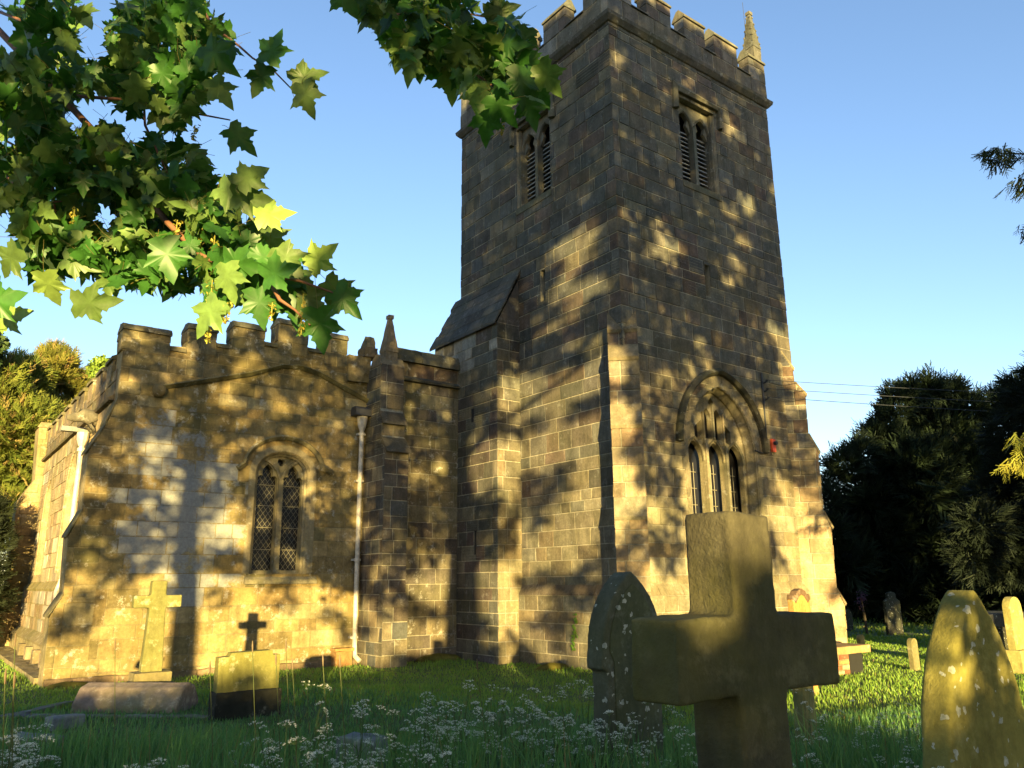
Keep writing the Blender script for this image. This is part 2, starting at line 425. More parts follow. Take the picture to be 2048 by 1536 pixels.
T.box((.6, TD-.6, -.4), (TW, TD, TH), MORT); T.box((TW-.6, .6, -.4), (TW, TD-.6, TH), MORT)
T.box((.6, .6, 13.2), (TW-.6, TD-.6, 13.4), (.05, .05, .05))
zsT = courses(1.5, TH, random.Random(3), (.21, .41))
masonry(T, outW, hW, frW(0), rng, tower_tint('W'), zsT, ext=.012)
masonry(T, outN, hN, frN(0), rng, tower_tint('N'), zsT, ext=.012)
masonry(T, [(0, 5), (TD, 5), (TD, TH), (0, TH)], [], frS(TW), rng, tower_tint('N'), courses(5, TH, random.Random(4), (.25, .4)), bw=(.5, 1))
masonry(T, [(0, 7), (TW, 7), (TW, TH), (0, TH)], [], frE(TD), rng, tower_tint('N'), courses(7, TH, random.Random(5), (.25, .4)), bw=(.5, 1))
tower = cp(T, 'tower', M_tower, fix=False)
# plinth with a sloping top course
P = MB()
zsP = courses(-.35, 1.38, random.Random(9), (.24, .36))
P.box((-.10, -.10, -.4), (TW+.10, TD, 1.38), MORT)
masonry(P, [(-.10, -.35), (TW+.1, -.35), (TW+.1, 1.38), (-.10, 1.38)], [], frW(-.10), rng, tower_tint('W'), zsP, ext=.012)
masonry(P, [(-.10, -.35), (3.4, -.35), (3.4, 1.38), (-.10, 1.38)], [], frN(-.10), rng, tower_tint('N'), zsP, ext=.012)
x = -.13
while x < TW:
    w = rng.uniform(.5, .9); x2 = min(x+w, TW+.1)
    P.add([(x, -.125, 1.385), (x2-.012, -.125, 1.385), (x2-.012, .0, 1.62), (x, 0, 1.62), (x, 0, 1.38), (x2-.012, 0, 1.38)], [(0, 1, 2, 3), (0, 3, 4), (1, 5, 2), (0, 4, 5, 1)], vary((.22, .18, .11), rng)); x = x2
x = -.125
while x < 3.36:
    w = rng.uniform(.5, .9); x2 = min(x+w, 3.37)
    P.add([(-.125, x, 1.384), (-.125, x2-.012, 1.384), (0, x2-.012, 1.618), (0, x, 1.618), (0, x, 1.38), (0, x2-.012, 1.38)], [(0, 1, 2, 3), (0, 3, 4), (1, 5, 2), (0, 4, 5, 1)], vary((.15, .115, .08), rng)); x = x2
cp(P, 'plinth', M_tower, tower, fix=False)
# string course under the parapet
S = MB()
sp = [(0, 13.70), (.05, 13.72), (.13, 13.82), (.145, 13.90), (.06, 13.985), (0, 13.985)]
ring = [(0, 0), (TW, 0), (TW, TD), (0, TD)]
sg = [(-1, -1), (1, -1), (1, 1), (-1, 1)]
pts = []
for (cx_, cy_), (sx, sy) in zip(ring, sg):
    for o, z in sp: pts.append((cx_ + sx*o, cy_ + sy*o, z))
k = len(sp)
S.add(pts, [(i*k+q, i*k+(q+1) % k, ((i+1) % 4)*k+(q+1) % k, ((i+1) % 4)*k+q) for i in range(4) for q in range(k)], (.11, .10, .085))
cp(S, 'string_course', M_trim, tower)
# parapet wall and merlons
Pp = MB(); ptint = lambda x, z, r: vary(pick(r, [(3, (.12, .11, .095)), (2, (.15, .13, .10)), (1, (.11, .09, .08)), (1, (.20, .19, .17))]), r)
o_ = .03; zp0, zp1 = 13.97, 14.42
Pp.box((-o_, -o_, zp0), (TW+o_, .27, zp1), MORT); Pp.box((-o_, TD-.27, zp0), (TW+o_, TD+o_, zp1), MORT)
Pp.box((-o_, .27, zp0), (.27, TD-.27, zp1), MORT); Pp.box((TW-.27, .27, zp0), (TW+o_, TD-.27, zp1), MORT)
zz = [zp0, zp1]
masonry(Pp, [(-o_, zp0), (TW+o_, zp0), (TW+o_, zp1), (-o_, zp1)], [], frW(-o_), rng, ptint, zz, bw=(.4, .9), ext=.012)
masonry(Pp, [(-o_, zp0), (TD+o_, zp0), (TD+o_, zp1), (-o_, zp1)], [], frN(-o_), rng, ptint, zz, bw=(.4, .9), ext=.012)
for a, b in [(.72, 1.25), (2.05, 2.55), (3.29, 3.68), (4.57, 5.07)]:      # sills of the crenels
    Pp.prism([(-.08, zp1+.002), (.31, zp1+.002), (.28, zp1+.09), (.08, zp1+.12), (-.05, zp1+.06)], 0, a-.01, b+.01, vary((.13, .12, .10), rng))
for a, b in [(.75, 1.4), (2.2, 2.7), (3.45, 3.95), (4.75, 5.2)]:
    Pp.prism([(-.08, zp1+.002), (.31, zp1+.002), (.28, zp1+.09), (.08, zp1+.12), (-.05, zp1+.06)], 1, a-.01, b+.01, vary((.13, .12, .10), rng))
cp(Pp, 'parapet', M_tower, tower)
def merlon(parent, axis, a, b, front, back, z0, z1, mat, tints, cop=.27, over=.05, jit=.008, name='merlon'):
    """battlement block with a saddle-backed coping; axis 0 runs along u, axis 1 along v"""
    m = MB(); lo = [0, 0, z0]; hi = [0, 0, z1-cop]; oth = 1-axis
    lo[axis], hi[axis], lo[oth], hi[oth] = a, b, front, back
    m.box(lo, hi, MORT)
    zs = courses(z0, z1-cop, rng, (.28, .4))
    fr = (frW(front) if axis == 0 else frN(front))
    masonry(m, [(a, z0), (b, z0), (b, z1-cop), (a, z1-cop)], [], fr, rng, tints, zs, bw=(.35, .8), ext=.012)
    # visible returns
    fr2 = frN(a) if axis == 0 else frW(a)
    fr3 = frS(b) if axis == 0 else frE(b)
    if a > .01 or a < -.2: masonry(m, [(front, z0), (back, z0), (back, z1-cop), (front, z1-cop)], [], fr2, rng, tints, zs, bw=(.5, .9))
    masonry(m, [(front, z0), (back, z0), (back, z1-cop), (front, z1-cop)], [], fr3, rng, tints, zs, bw=(.5, .9))
    mid = (front+back)/2; zc = z1-cop+.002
    prof = [(front-over, zc), (back+over, zc), (back+over-.01, zc+.05), (mid+.05, zc+cop*.93), (mid-.04, zc+cop), (front-over+.03, zc+.09), (front-over, zc+.05)]
    m.prism(prof, axis, a-over*.6, b+over*.6, vary((.12, .115, .09), rng))
    return m.build(name, mat, parent, jitter=0)
for a, b in [(-.03, .72), (1.25, 2.05), (2.55, 3.29), (3.68, 4.57), (5.07, TW+.03)]:
    merlon(tower, 0, a, b, -.03, .27, zp1+.002, 15.28, M_tower, ptint)
for a, b in [(.275, .75), (1.4, 2.2), (2.7, 3.45), (3.95, 4.75), (5.2, TD-.28)]:
    merlon(tower, 1, a, b, -.03, .27, zp1+.002, 15.28, M_tower, ptint)
for a, b in [(-.03, .7), (1.3, 2.05), (2.6, 3.3), (3.8, 4.5), (5.07, TW+.03)]:
    merlon(tower, 0, a, b, TD-.27, TD+.03, zp1+.002, 15.28, M_tower, ptint)
for a, b in [(.5, .9), (1.4, 2.2), (2.7, 3.45), (3.95, 4.75), (5.0, 5.5)]:
    merlon(tower, 1, a, b, TW-.27, TW+.03, zp1+.002, 15.28, M_tower, ptint)
def pinnacle(parent, cx_, cy_, z0, zsh, ztop, w, mat, col, crock=True):
    m = MB(); h = w/2
    m.box((cx_-h, cy_-h, z0), (cx_+h, cy_+h, zsh), col)
    m.box((cx_-h-.012, cy_-h-.012, zsh+.002), (cx_+h+.012, cy_+h+.012, zsh+.08), vary(col, rng))
    t = h*.28; z1 = zsh+.082
    hh = h*1.02
    m.add([(cx_-hh, cy_-hh, z1), (cx_+hh, cy_-hh, z1), (cx_+hh, cy_+hh, z1), (cx_-hh, cy_+hh, z1), (cx_-t, cy_-t, ztop), (cx_+t, cy_-t, ztop), (cx_+t, cy_+t, ztop), (cx_-t, cy_+t, ztop)],
          [(0, 1, 5, 4), (1, 2, 6, 5), (2, 3, 7, 6), (3, 0, 4, 7), (4, 5, 6, 7), (3, 2, 1, 0)], vary(col, rng))
    if crock:
        n = 5
        for i in range(n):
            f = (i+.5)/n; q = hh*(1-f)+t*f; z = z1+(ztop-z1)*f; s_ = w*.055
            for sx, sy in sg: m.box((cx_+sx*q-s_, cy_+sy*q-s_, z-s_*1.2), (cx_+sx*q+s_, cy_+sy*q+s_, z+s_*1.3), vary(col, rng))
    m.box((cx_-t*1.6, cy_-t*1.6, ztop-.02), (cx_+t*1.6, cy_+t*1.6, ztop+.07), vary(col, rng))
    return m.build('pinnacle', mat, parent, jitter=.012)
pinnacle(tower, TW-.16, .14, 14.42, 15.5, 16.62, .31, M_tower, (.11, .105, .085))
rod = MB(); rod.tube([(5.42, .2, 15.3), (5.40, .2, 17.0)], .006, n=5); cp(rod, 'lightning_rod', M_wire, tower)

# ---- belfry windows
def belfry(c, fr, hoodcol, side):
    m = MB(); z0, z1 = 10.52, 12.72; hw = .65
    tcol = (.17, .155, .12)
    # stone sill, jambs (a splayed order) and a plate pierced by two arched lights
    light = lambda cx: pt_arch(.262, 12.05, .42, cx, n=6, base=z0+.04)
    m.plate([(c-hw+.001, z0), (c+hw-.001, z0), (c+hw-.001, z1), (c-hw+.001, z1)], [light(c-.315), light(c+.315)], fr, .15, .27, tcol)
    for sx in (-1, 1):
        m.plate([(c+sx*(hw-.004), z0), (c+sx*(hw-.07), z0), (c+sx*(hw-.07), z1), (c+sx*(hw-.004), z1)], [], fr, .07, .148, vary(tcol, rng))
    # raised strip mouldings round each light
    for cx in (c-.315, c+.315):
        m.sweep(pt_arch(.27, 12.05, .44, cx, n=8, base=z0+.04), [(0, .152), (.03, .152), (.03, .115), (0, .13)], fr, vary(tcol, rng))
    # small cusps in the heads
        for sx in (-1, 1):
            m.plate([(cx+sx*.24, 11.98), (cx+sx*.24, 12.22), (cx+sx*.17, 12.33), (cx+sx*.10, 12.16), (cx+sx*.16, 12.10)], [], fr, .18, .26, tcol)
    o = cp(m, 'belfry_window', M_trim)
    mu = MB(); mu.plate([(c-.05, z0+.002), (c+.05, z0+.002), (c+.05, 12.15), (c-.05, 12.15)], [], fr, .10, .149, vary(tcol, rng)); mu.build('mullion', M_trim, o)
    si = MB(); si.prism([(0, 0), (1, 1)], 0, 0, 1) if False else None
    si.plate([(c-hw-.02, z0-.16), (c+hw+.02, z0-.16), (c+hw+.02, z0-.002), (c-hw-.02, z0-.002)], [], fr, -.03, .12, vary((.15, .14, .10), rng)); si.build('sill', M_trim, o)
    hd = MB()
    hd.sweep([(c-hw-.10, 12.30), (c-hw-.10, 12.80), (c+hw+.10, 12.80), (c+hw+.10, 12.30)], [(-.02, .0), (.12, .0), (.12, -.06), (.03, -.14), (-.02, -.10)], fr, hoodcol)
    hd.build('hood_mould', M_trim, o)
    lv = MB(); n = 13
    for i in range(n):
        z = z0 + .06 + (i+.3) * (12.02-z0) / n
        for cx in (c-.315, c+.315):
            a = [fr(cx-.28, z, .275), fr(cx+.28, z, .275), fr(cx+.28, z+.10, .45), fr(cx-.28, z+.10, .45), fr(cx-.28, z+.024, .275), fr(cx+.28, z+.024, .275), fr(cx+.28, z+.124, .45), fr(cx-.28, z+.124, .45)]
            lv.add(a, [(0, 1, 2, 3), (4, 5, 6, 7), (0, 1, 5, 4), (1, 2, 6, 5), (2, 3, 7, 6), (3, 0, 4, 7)], (.3, .3, .3))
    lv.build('louvre', M_louvre, o)
    bk = MB(); bk.plate([(c-.64, z0), (c+.64, z0), (c+.64, z1), (c-.64, z1)], [], fr, .56, .598); bk.build('backing', M_dark, o)
    return o
belfry(2.82, frW(0), (.17, .15, .11), 'W'); belfry(2.75, frN(0), (.12, .12, .10), 'N')
# slit windows
for nm, sl, fr in (('W', slitW, frW(0)), ('N', slitN, frN(0))):
    m = MB(); xa, xb = sl[0][0], sl[1][0]
    m.plate([(xa-.01, 7.75), (xb+.01, 7.75), (xb+.01, 8.7), (xa-.01, 8.7)], [], fr, .32, .36); cp(m, 'slit_window', M_dark)

# ---- west window: three lights with panel tracery
c = 2.87; fr = frW(0); m = MB(); tcol = (.235, .20, .13)
zb = 2.2
outer = pt_arch(1.128, 4.30, 1.448, c, n=12, base=zb)
holes = []
for dx, top in ((-.66, 4.12), (0, 4.12), (.66, 4.12)): holes.append(pt_arch(.295, top, .42, c+dx, n=6, base=zb+.08))
holes += [[(c-.60, 4.52), (c-.37, 4.60), (c-.37, 5.02), (c-.60, 4.84)], pt_arch(.135, 5.06, .24, c-.165, n=4, base=4.62), pt_arch(.135, 5.06, .24, c+.165, n=4, base=4.62),
          [(c+.37, 4.60), (c+.60, 4.52), (c+.60, 4.84), (c+.37, 5.02)], [(c, 5.34), (c+.09, 5.44), (c, 5.56), (c-.09, 5.44)]]
m.plate(outer, holes, fr, .24, .36, tcol)
ww = cp(m, 'west_window', M_trim)
mm = MB()
for dx in (-.33, .33): mm.plate([(c+dx-.04, zb+.01), (c+dx+.04, zb+.01), (c+dx+.04, 4.5), (c+dx-.04, 4.5)], [], fr, .15, .238, vary(tcol, rng))
mm.build('mullion', M_trim, ww)
mm = MB()
for dx in (-.33, 0, .33): mm.plate([(c+dx-.02, 4.5 if dx else 4.62), (c+dx+.02, 4.5 if dx else 4.62), (c+dx+.02, 5.2 if dx else 5.4), (c+dx-.02, 5.2 if dx else 5.4)], [], fr, .19, .238, vary(tcol, rng))
for dx in (-.66, 0, .66): mm.sweep(pt_arch(.265, 4.12, .44, c+dx, n=7), [(.012, .239), (.05, .239), (.05, .18), (.012, .205)], fr, vary(tcol, rng))
mm.build('tracery_bar', M_trim, ww)
mm = MB()   # splayed outer order of the arch
pa = pt_arch(1.12, 4.30, 1.44, c, n=12, base=zb)
mm.sweep(pa, [(-.015, .236), (-.08, .236), (-.08, .19), (.015, .05), (.015, -.016), (.13, -.016), (.13, .01), (.009, .02)], fr, (.225, .19, .125)); mm.build('arch_moulding', M_trim, ww)
mm = MB(); pa = pt_arch(1.36, 4.40, 1.62, c, n=12)
mm.sweep(pa, [(0, .0), (.14, .0), (.14, -.09), (.06, -.16), (0, -.10)], fr, (.065, .06, .045)); mm.build('hood_mould', M_trim, ww)
mm = MB(); mm.plate([(c-1.1, zb), (c+1.1, zb), (c+1.1, 5.7), (c-1.1, 5.7)], [], fr, .50, .52); mm.build('glass', M_glass, ww)
mm = MB()
for dx in (-.66, 0, .66):
    for q in range(-2, 3): mm.tube([fr(c+dx+q*.095, zb+.1, .455), fr(c+dx+q*.095, 4.1, .455)], .006, n=4)
    for z in (2.5, 2.85, 3.2, 3.55, 3.9): mm.tube([fr(c+dx-.25, z, .445), fr(c+dx+.25, z, .445)], .008, n=4)
mm.build('wire_guard', M_lead, ww)
mm = MB(); mm.prism([(-.10, zb-.25), (.3, zb-.25), (.3, zb-.002), (-.02, zb-.08)], 0, c-1.3, c+1.3, (.28, .23, .15)); mm.build('sill', M_trim, ww)

# alarm box and cable on the tower
m = MB(); m.box((4.55, -.07, 4.46), (4.68, -.012, 4.76), (.5, .1, .05)); ab = cp(m, 'alarm_box', M_red, bevel=.008)
m = MB(); m.tube([(4.64, -.07, 4.66), (4.64, -.13, 4.66)], [.05, .04], n=10); m.build('alarm_light', M_iron, ab)
m = MB(); m.tube([(4.42, -.03, 6.3), (4.42, -.03, 5.4), (4.41, -.03, 4.42), (4.2, -.03, 4.40), (3.95, -.03, 4.44)], .018, n=6); cp(m, 'cable', M_wire)
m = MB()
for z in (6.08, 5.88, 5.68): m.tube([(4.46, .0, z-.03), (4.46, -.10, z-.02), (4.48, -.13, z+.03)], [.02, .02, .035], n=6)
m.box((4.40, -.045, 5.55), (4.45, -.012, 6.25)); cp(m, 'insulator_bracket', M_iron)
for i, z in enumerate((6.08, 5.88, 5.68)):
    m = MB(); e0 = Vector((4.48, -.13, z+.03)); far = at(2048, (787, 806, 826)[i], 22); dv = Vector(far) - e0
    pts = []
    for k in range(25):
        t = k/24 * 3.2; p = e0 + dv*t; p.z -= .9 * (t/3.2) * (1 - t/3.2) - .9*(1/3.2)*(1-1/3.2)*t; pts.append(p)
    m.tube(pts, .0075, n=5)
    tag(m.build('overhead_wire', M_wire), ('uppermost', 'middle', 'lowest')[i] + ' of the thin wires running from the tower towards the yews', 'wire', 'overhead wires')

# ---- diagonal buttresses of the tower
PROF = [(-.29, 6.98), (-.05, 6.52), (-.03, 6.2), (.18, 5.88), (.165, 4.95), (.34, 4.5), (.32, 3.15), (.45, 2.78), (.42, 1.45), (.55, 1.12), (.52, -.4)]
def diag(corner, n, t, seed, name='buttress', warm=.5):
    m = MB(); r = random.Random(seed); hw = .285
    n = Vector((*n, 0)).normalized(); t = Vector((*t, 0)).normalized(); c0 = Vector((*corner, 0))
    P3 = lambda e, s, z: c0 + n*e + t*s + Vector((0, 0, z))
    prof = PROF + [(-.9, -.4), (-.9, 6.98)]
    k = len(prof)
    m.add([P3(e, -hw, z) for e, z in prof] + [P3(e, hw, z) for e, z in prof],
          [list(range(k)), [k+i for i in range(k)][::-1]] + [(i, (i+1) % k, k+(i+1) % k, k+i) for i in range(k)], MORT)
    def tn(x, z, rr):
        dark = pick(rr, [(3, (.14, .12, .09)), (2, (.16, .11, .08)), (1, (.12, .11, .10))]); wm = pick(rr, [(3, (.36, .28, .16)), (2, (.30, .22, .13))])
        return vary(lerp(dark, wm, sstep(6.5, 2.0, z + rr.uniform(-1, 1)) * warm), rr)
    for i in range(len(PROF)-1):
        (e0, z0), (e1, z1) = PROF[i], PROF[i+1]
        L = math.hypot(e1-e0, z1-z0)
        if (e1-e0) > .06:      # weathering slab
            nn = Vector((0, 0, 0)) + n*(z0-z1) + Vector((0, 0, e1-e0)); nn.normalize()
            A = [P3(e0, -hw-.012, z0), P3(e0, hw+.012, z0), P3(e1+.035, hw+.012, z1), P3(e1+.035, -hw-.012, z1)]
            B = [q + nn*.03 for q in A]; dn = [A[0], A[1], A[2] + Vector((0, 0, -.05)), A[3] + Vector((0, 0, -.05))]
            m.add([*dn, *B], [(4, 5, 6, 7), (0, 1, 5, 4), (1, 2, 6, 5), (2, 3, 7, 6), (3, 0, 4, 7)], vary(lerp((.13, .11, .08), (.25, .20, .11), warm*.5), r))
        else:
            zs = courses(z1, z0, r, (.24, .36))
            frf = lambda x, z, d, e0=e0, e1=e1, z0=z0, z1=z1: P3(e0+(e1-e0)*(z0-z)/(z0-z1) - d, x, z)
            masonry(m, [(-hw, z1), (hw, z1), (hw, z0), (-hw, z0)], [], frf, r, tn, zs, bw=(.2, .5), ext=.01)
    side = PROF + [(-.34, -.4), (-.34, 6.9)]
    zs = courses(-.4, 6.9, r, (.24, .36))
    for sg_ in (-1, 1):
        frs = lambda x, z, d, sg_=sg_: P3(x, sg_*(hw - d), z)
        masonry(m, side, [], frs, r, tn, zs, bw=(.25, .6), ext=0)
    return cp(m, name, M_tower)
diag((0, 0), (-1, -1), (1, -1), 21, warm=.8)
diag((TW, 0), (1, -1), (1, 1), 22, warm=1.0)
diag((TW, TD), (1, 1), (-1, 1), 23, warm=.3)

# ---- stair turret
TU = -.65; tv0, tv1 = 3.38, 6.1
m = MB(); m.box((TU, tv0, -.4), (.02, tv1, 7.5), MORT)
def tur_t(x, z, rr):
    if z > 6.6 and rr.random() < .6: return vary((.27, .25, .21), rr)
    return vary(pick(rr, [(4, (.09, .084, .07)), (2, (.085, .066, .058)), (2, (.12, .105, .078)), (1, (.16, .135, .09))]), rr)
sl1 = [(4.32, 5.28), (4.42, 5.28), (4.42, 5.62), (4.32, 5.62)]; sl2 = [(4.2, 2.25), (4.28, 2.25), (4.28, 2.8), (4.2, 2.8)]
zsU = courses(-.35, 7.5, random.Random(31), (.24, .36))
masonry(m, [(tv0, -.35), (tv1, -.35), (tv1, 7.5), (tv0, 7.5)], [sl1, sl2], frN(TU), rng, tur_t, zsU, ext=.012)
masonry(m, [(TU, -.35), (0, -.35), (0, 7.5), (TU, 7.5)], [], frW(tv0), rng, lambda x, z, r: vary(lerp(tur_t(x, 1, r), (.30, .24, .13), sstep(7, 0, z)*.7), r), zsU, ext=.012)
m.add([(TU, tv0, 7.5), (0, tv0, 7.5), (0, tv0, 8.7)], [(0, 1, 2)], (.10, .09, .08)); m.add([(TU, tv1, 7.5), (0, tv1, 7.5), (0, tv1, 8.7)], [(0, 1, 2)], (.10, .09, .08))
tur = cp(m, 'stair_turret', M_tower, fix=False)
for sl in (sl1, sl2):
    q = MB(); q.plate([(sl[0][0]-.005, sl[0][1]-.01), (sl[1][0]+.005, sl[1][1]-.01), (sl[2][0]+.005, sl[2][1]+.01), (sl[3][0]-.005, sl[3][1]+.01)], [], frN(TU), -.003, .004); q.build('slit_window', M_dark, tur)
q = MB(); n = 5
for i in range(n):
    f0, f1 = i/n, (i+1)/n + .06
    xa, za = TU-.10 + (.10-TU)*f0, 7.44 + 1.46*f0; xb, zb_ = min(.0, TU-.10 + (.10-TU)*f1), 7.44 + 1.46*min(1, f1)
    y = tv0-.06 - rng.uniform(0, .04)
    while y < tv1+.1:
        y2 = min(y + rng.uniform(.5, 1.0), tv1+.12+rng.uniform(-.03, .06)); h = .075 + rng.uniform(-.01, .012)
        q.add([(xa, y, za), (xa, y2-.012, za), (xb, y2-.012, zb_-.02), (xb, y, zb_-.02), (xa, y, za+h), (xa, y2-.012, za+h), (xb, y2-.012, zb_+.05), (xb, y, zb_+.05)],
              [(3, 2, 1, 0), (4, 5, 6, 7), (0, 1, 5, 4), (1, 2, 6, 5), (2, 3, 7, 6), (3, 0, 4, 7)], vary((.085, .08, .07), rng)); y = y2
        if y > tv1: break
q.build('stone_roof', M_slate, tur)

# ---- nave west end
NV = 5.0
nt_ = lambda x, z, r: vary(pick(r, [(4, (.20, .165, .10)), (2, (.16, .13, .09)), (2, (.24, .20, .12)), (1, (.12, .10, .08))]), r)
m = MB(); m.box((-2.4, NV, -.4), (-.02, NV+.6, 6.66), MORT); m.box((-2.4, NV+.6, -.4), (9.5, 26, 6.4), MORT)
m.box((TW-.1, TD-.3, -.4), (9.5, TD+.3, 6.4), MORT)
masonry(m, [(-2.4, -.35), (-.02, -.35), (-.02, 6.2), (-2.4, 6.2)], [], frW(NV), rng, nt_, courses(-.35, 6.2, random.Random(41), (.26, .4)), bw=(.4, .9))
masonry(m, [(-2.4, 6.3), (-.02, 6.3), (-.02, 6.66), (-2.4, 6.66)], [], frW(NV), rng, lambda x, z, r: vary((.13, .09, .07), r), [6.3, 6.66])
nave = cp(m, 'nave_wall', M_aisle, fix=False)
q = MB(); q.prism([(NV+.02, 6.2), (NV-.12, 6.2), (NV-.14, 6.25), (NV-.02, 6.33), (NV+.02, 6.33)], 0, -2.3, -.01, (.10, .09, .07)); q.build('string_course', M_trim, nave)
q = MB()
x = -2.38
while x < -.05:
    x2 = min(-.02, x + rng.uniform(.6, .9)); q.prism([(NV-.10, 6.665), (NV+.5, 6.665), (NV+.5, 6.8), (NV+.15, 7.0), (NV-.02, 6.98), (NV-.10, 6.78)], 0, x, x2-.01, vary((.11, .10, .075), rng)); x = x2
q.build('coping', M_trim, nave, jitter=.01)
# corner buttress with pinnacle
m = MB(); bu0, bu1 = -2.88, -2.32
bprof = [(4.30, -.4), (4.30, 1.2), (4.42, 1.45), (4.42, 4.42), (4.34, 4.44), (4.62, 4.8), (4.62, 5.05), (4.56, 5.07), (4.72, 5.4), (4.72, 6.45), (5.5, 6.45), (5.5, -.4)]
m.prism(bprof, 0, bu0, bu1, MORT)
bt = lambda x, z, r: vary(pick(r, [(3, (.10, .082, .065)), (3, (.13, .105, .075)), (2, (.19, .155, .10)), (1, (.09, .085, .078))]), r)
for (v0, za, zb_) in ((4.30, -.35, 1.2), (4.42, 1.45, 4.42), (4.62, 4.8, 5.05), (4.72, 5.42, 6.45)):
    masonry(m, [(bu0, za), (bu1, za), (bu1, zb_), (bu0, zb_)], [], frW(v0), rng, bt, courses(za, zb_, rng, (.24, .36)), bw=(.22, .5), ext=.011)
zsb = courses(-.35, 6.4, random.Random(43), (.24, .36))
masonry(m, [(p, q) for p, q in bprof], [], frN(bu0), rng, bt, zsb, bw=(.25, .5))
masonry(m, [(p, q) for p, q in bprof], [], frS(bu1), rng, lambda x, z, r: vary(lerp(bt(x, z, r), (.3, .24, .12), .35), r), zsb, bw=(.25, .5))
for pr_ in ([(4.28, 4.40), (4.32, 4.46), (4.66, 4.84), (4.66, 4.70)], [(4.5, 5.05), (4.54, 5.1), (4.75, 5.44), (4.75, 5.3)], [(4.27, 1.17), (4.28, 1.22), (4.45, 1.5), (4.45, 1.3)]):
    m.prism(pr_, 0, bu0-.02, bu1+.02, vary((.12, .10, .07), rng))
nb = cp(m, 'buttress', M_tower, fix=False)
pinnacle(nb, -2.6, 4.93, 6.452, 6.78, 7.62, .30, M_tower, (.20, .155, .10), crock=False)
q = MB(); q.prism([(4.7, 6.42), (5.25, 6.42), (5.15, 6.62), (4.95, 6.72), (4.8, 6.62)], 0, bu0-.02, bu1+.02, (.2, .16, .1)); q.build('gablet', M_tower, nb)
# broken coping between the buttress and the aisle parapet
q = MB(); q.box((-3.42, 5.30, 6.1), (-2.86, 5.75, 6.72), vary((.2, .16, .09), rng)); q.box((-3.05, 5.25, 6.722), (-2.72, 5.6, 6.95), vary((.16, .12, .09), rng)); q.prism([(5.25, 6.953), (5.6, 6.953), (5.5, 7.1), (5.35, 7.22)], 0, -3.0, -2.78, (.2, .16, .1))
cp(q, 'parapet_stump', M_aisle, jitter=.03)

# ---- north aisle: west gable wall
GV = 5.4; AL, AR = -8.05, -2.72
pk = [(AL, 5.9), (AL, 6.20), (-6.45, 6.34), (-5.66, 6.62), (-5.0, 6.70), (-4.35, 6.72), (-3.4, 6.55), (AR, 6.40), (AR, -.4)]
wc, whw = -4.73, .585
win_hole = seg_arch(whw, 3.86, .50, wc, base=1.86)
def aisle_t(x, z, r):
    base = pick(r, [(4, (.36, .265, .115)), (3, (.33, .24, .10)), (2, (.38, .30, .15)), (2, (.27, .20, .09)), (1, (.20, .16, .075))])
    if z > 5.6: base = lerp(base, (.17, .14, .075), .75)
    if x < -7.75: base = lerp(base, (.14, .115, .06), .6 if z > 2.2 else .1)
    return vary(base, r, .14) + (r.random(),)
m = MB(); gout = [(AL, -.4)] + pk
gout = [(AL, -.4), (AL, 6.20), (-6.45, 6.34), (-5.66, 6.62), (-5.0, 6.70), (-4.35, 6.72), (-3.4, 6.55), (AR, 6.40), (AR, -.4)]
AMORT = (.30, .24, .13)
m.plate(gout, [win_hole], frW(GV), 0, .5, AMORT)
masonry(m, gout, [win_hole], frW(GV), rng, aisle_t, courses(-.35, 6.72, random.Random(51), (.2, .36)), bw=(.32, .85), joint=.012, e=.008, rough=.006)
aisle = cp(m, 'aisle_wall', M_gable, fix=False)
# footing and corner buttress
q = MB(); q.box((AL-.62, GV-.09, -.4), (AR-.2, GV+.02, .12), (.2, .14, .08))
masonry(q, [(AL-.62, -.3), (AR-.2, -.3), (AR-.2, .12), (AL-.62, .12)], [], frW(GV-.09), rng, lambda x, z, r: vary((.25, .17, .10), r), [-.3, .12], bw=(.4, .9)); q.build('footing', M_aisle, aisle, jitter=.02)
bp_ = [(AL+.02, 5.35), (AL, 5.05), (-8.17, 4.6), (-8.43, 4.02), (-8.41, 2.95), (-8.58, 2.5), (-8.54, 1.5), (-8.71, 1.13), (-8.68, -.4), (AL+.02, -.4)]
q = MB(); q.plate(bp_, [], frW(GV), 0.0, .55, AMORT)
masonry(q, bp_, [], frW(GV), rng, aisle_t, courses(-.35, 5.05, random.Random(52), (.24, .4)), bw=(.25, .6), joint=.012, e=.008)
for a, b in ((1, 3), (4, 5), (6, 7)):
    seq = bp_[a:b+1]
    for i in range(len(seq)-1):
        (xa, za), (xb, zb_) = seq[i], seq[i+1]
        q.add([(xa, GV-.02, za), (xb-.03, GV-.02, zb_), (xb-.03, GV+.57, zb_), (xa, GV+.57, za), (xa, GV-.02, za+.05), (xb-.03, GV-.02, zb_+.045), (xb-.03, GV+.57, zb_+.045), (xa, GV+.57, za+.05)],
              [(3, 2, 1, 0), (4, 5, 6, 7), (0, 1, 5, 4), (1, 2, 6, 5), (2, 3, 7, 6), (3, 0, 4, 7)], (.17, .145, .08))
q.build('buttress', M_aisle, aisle, jitter=0)
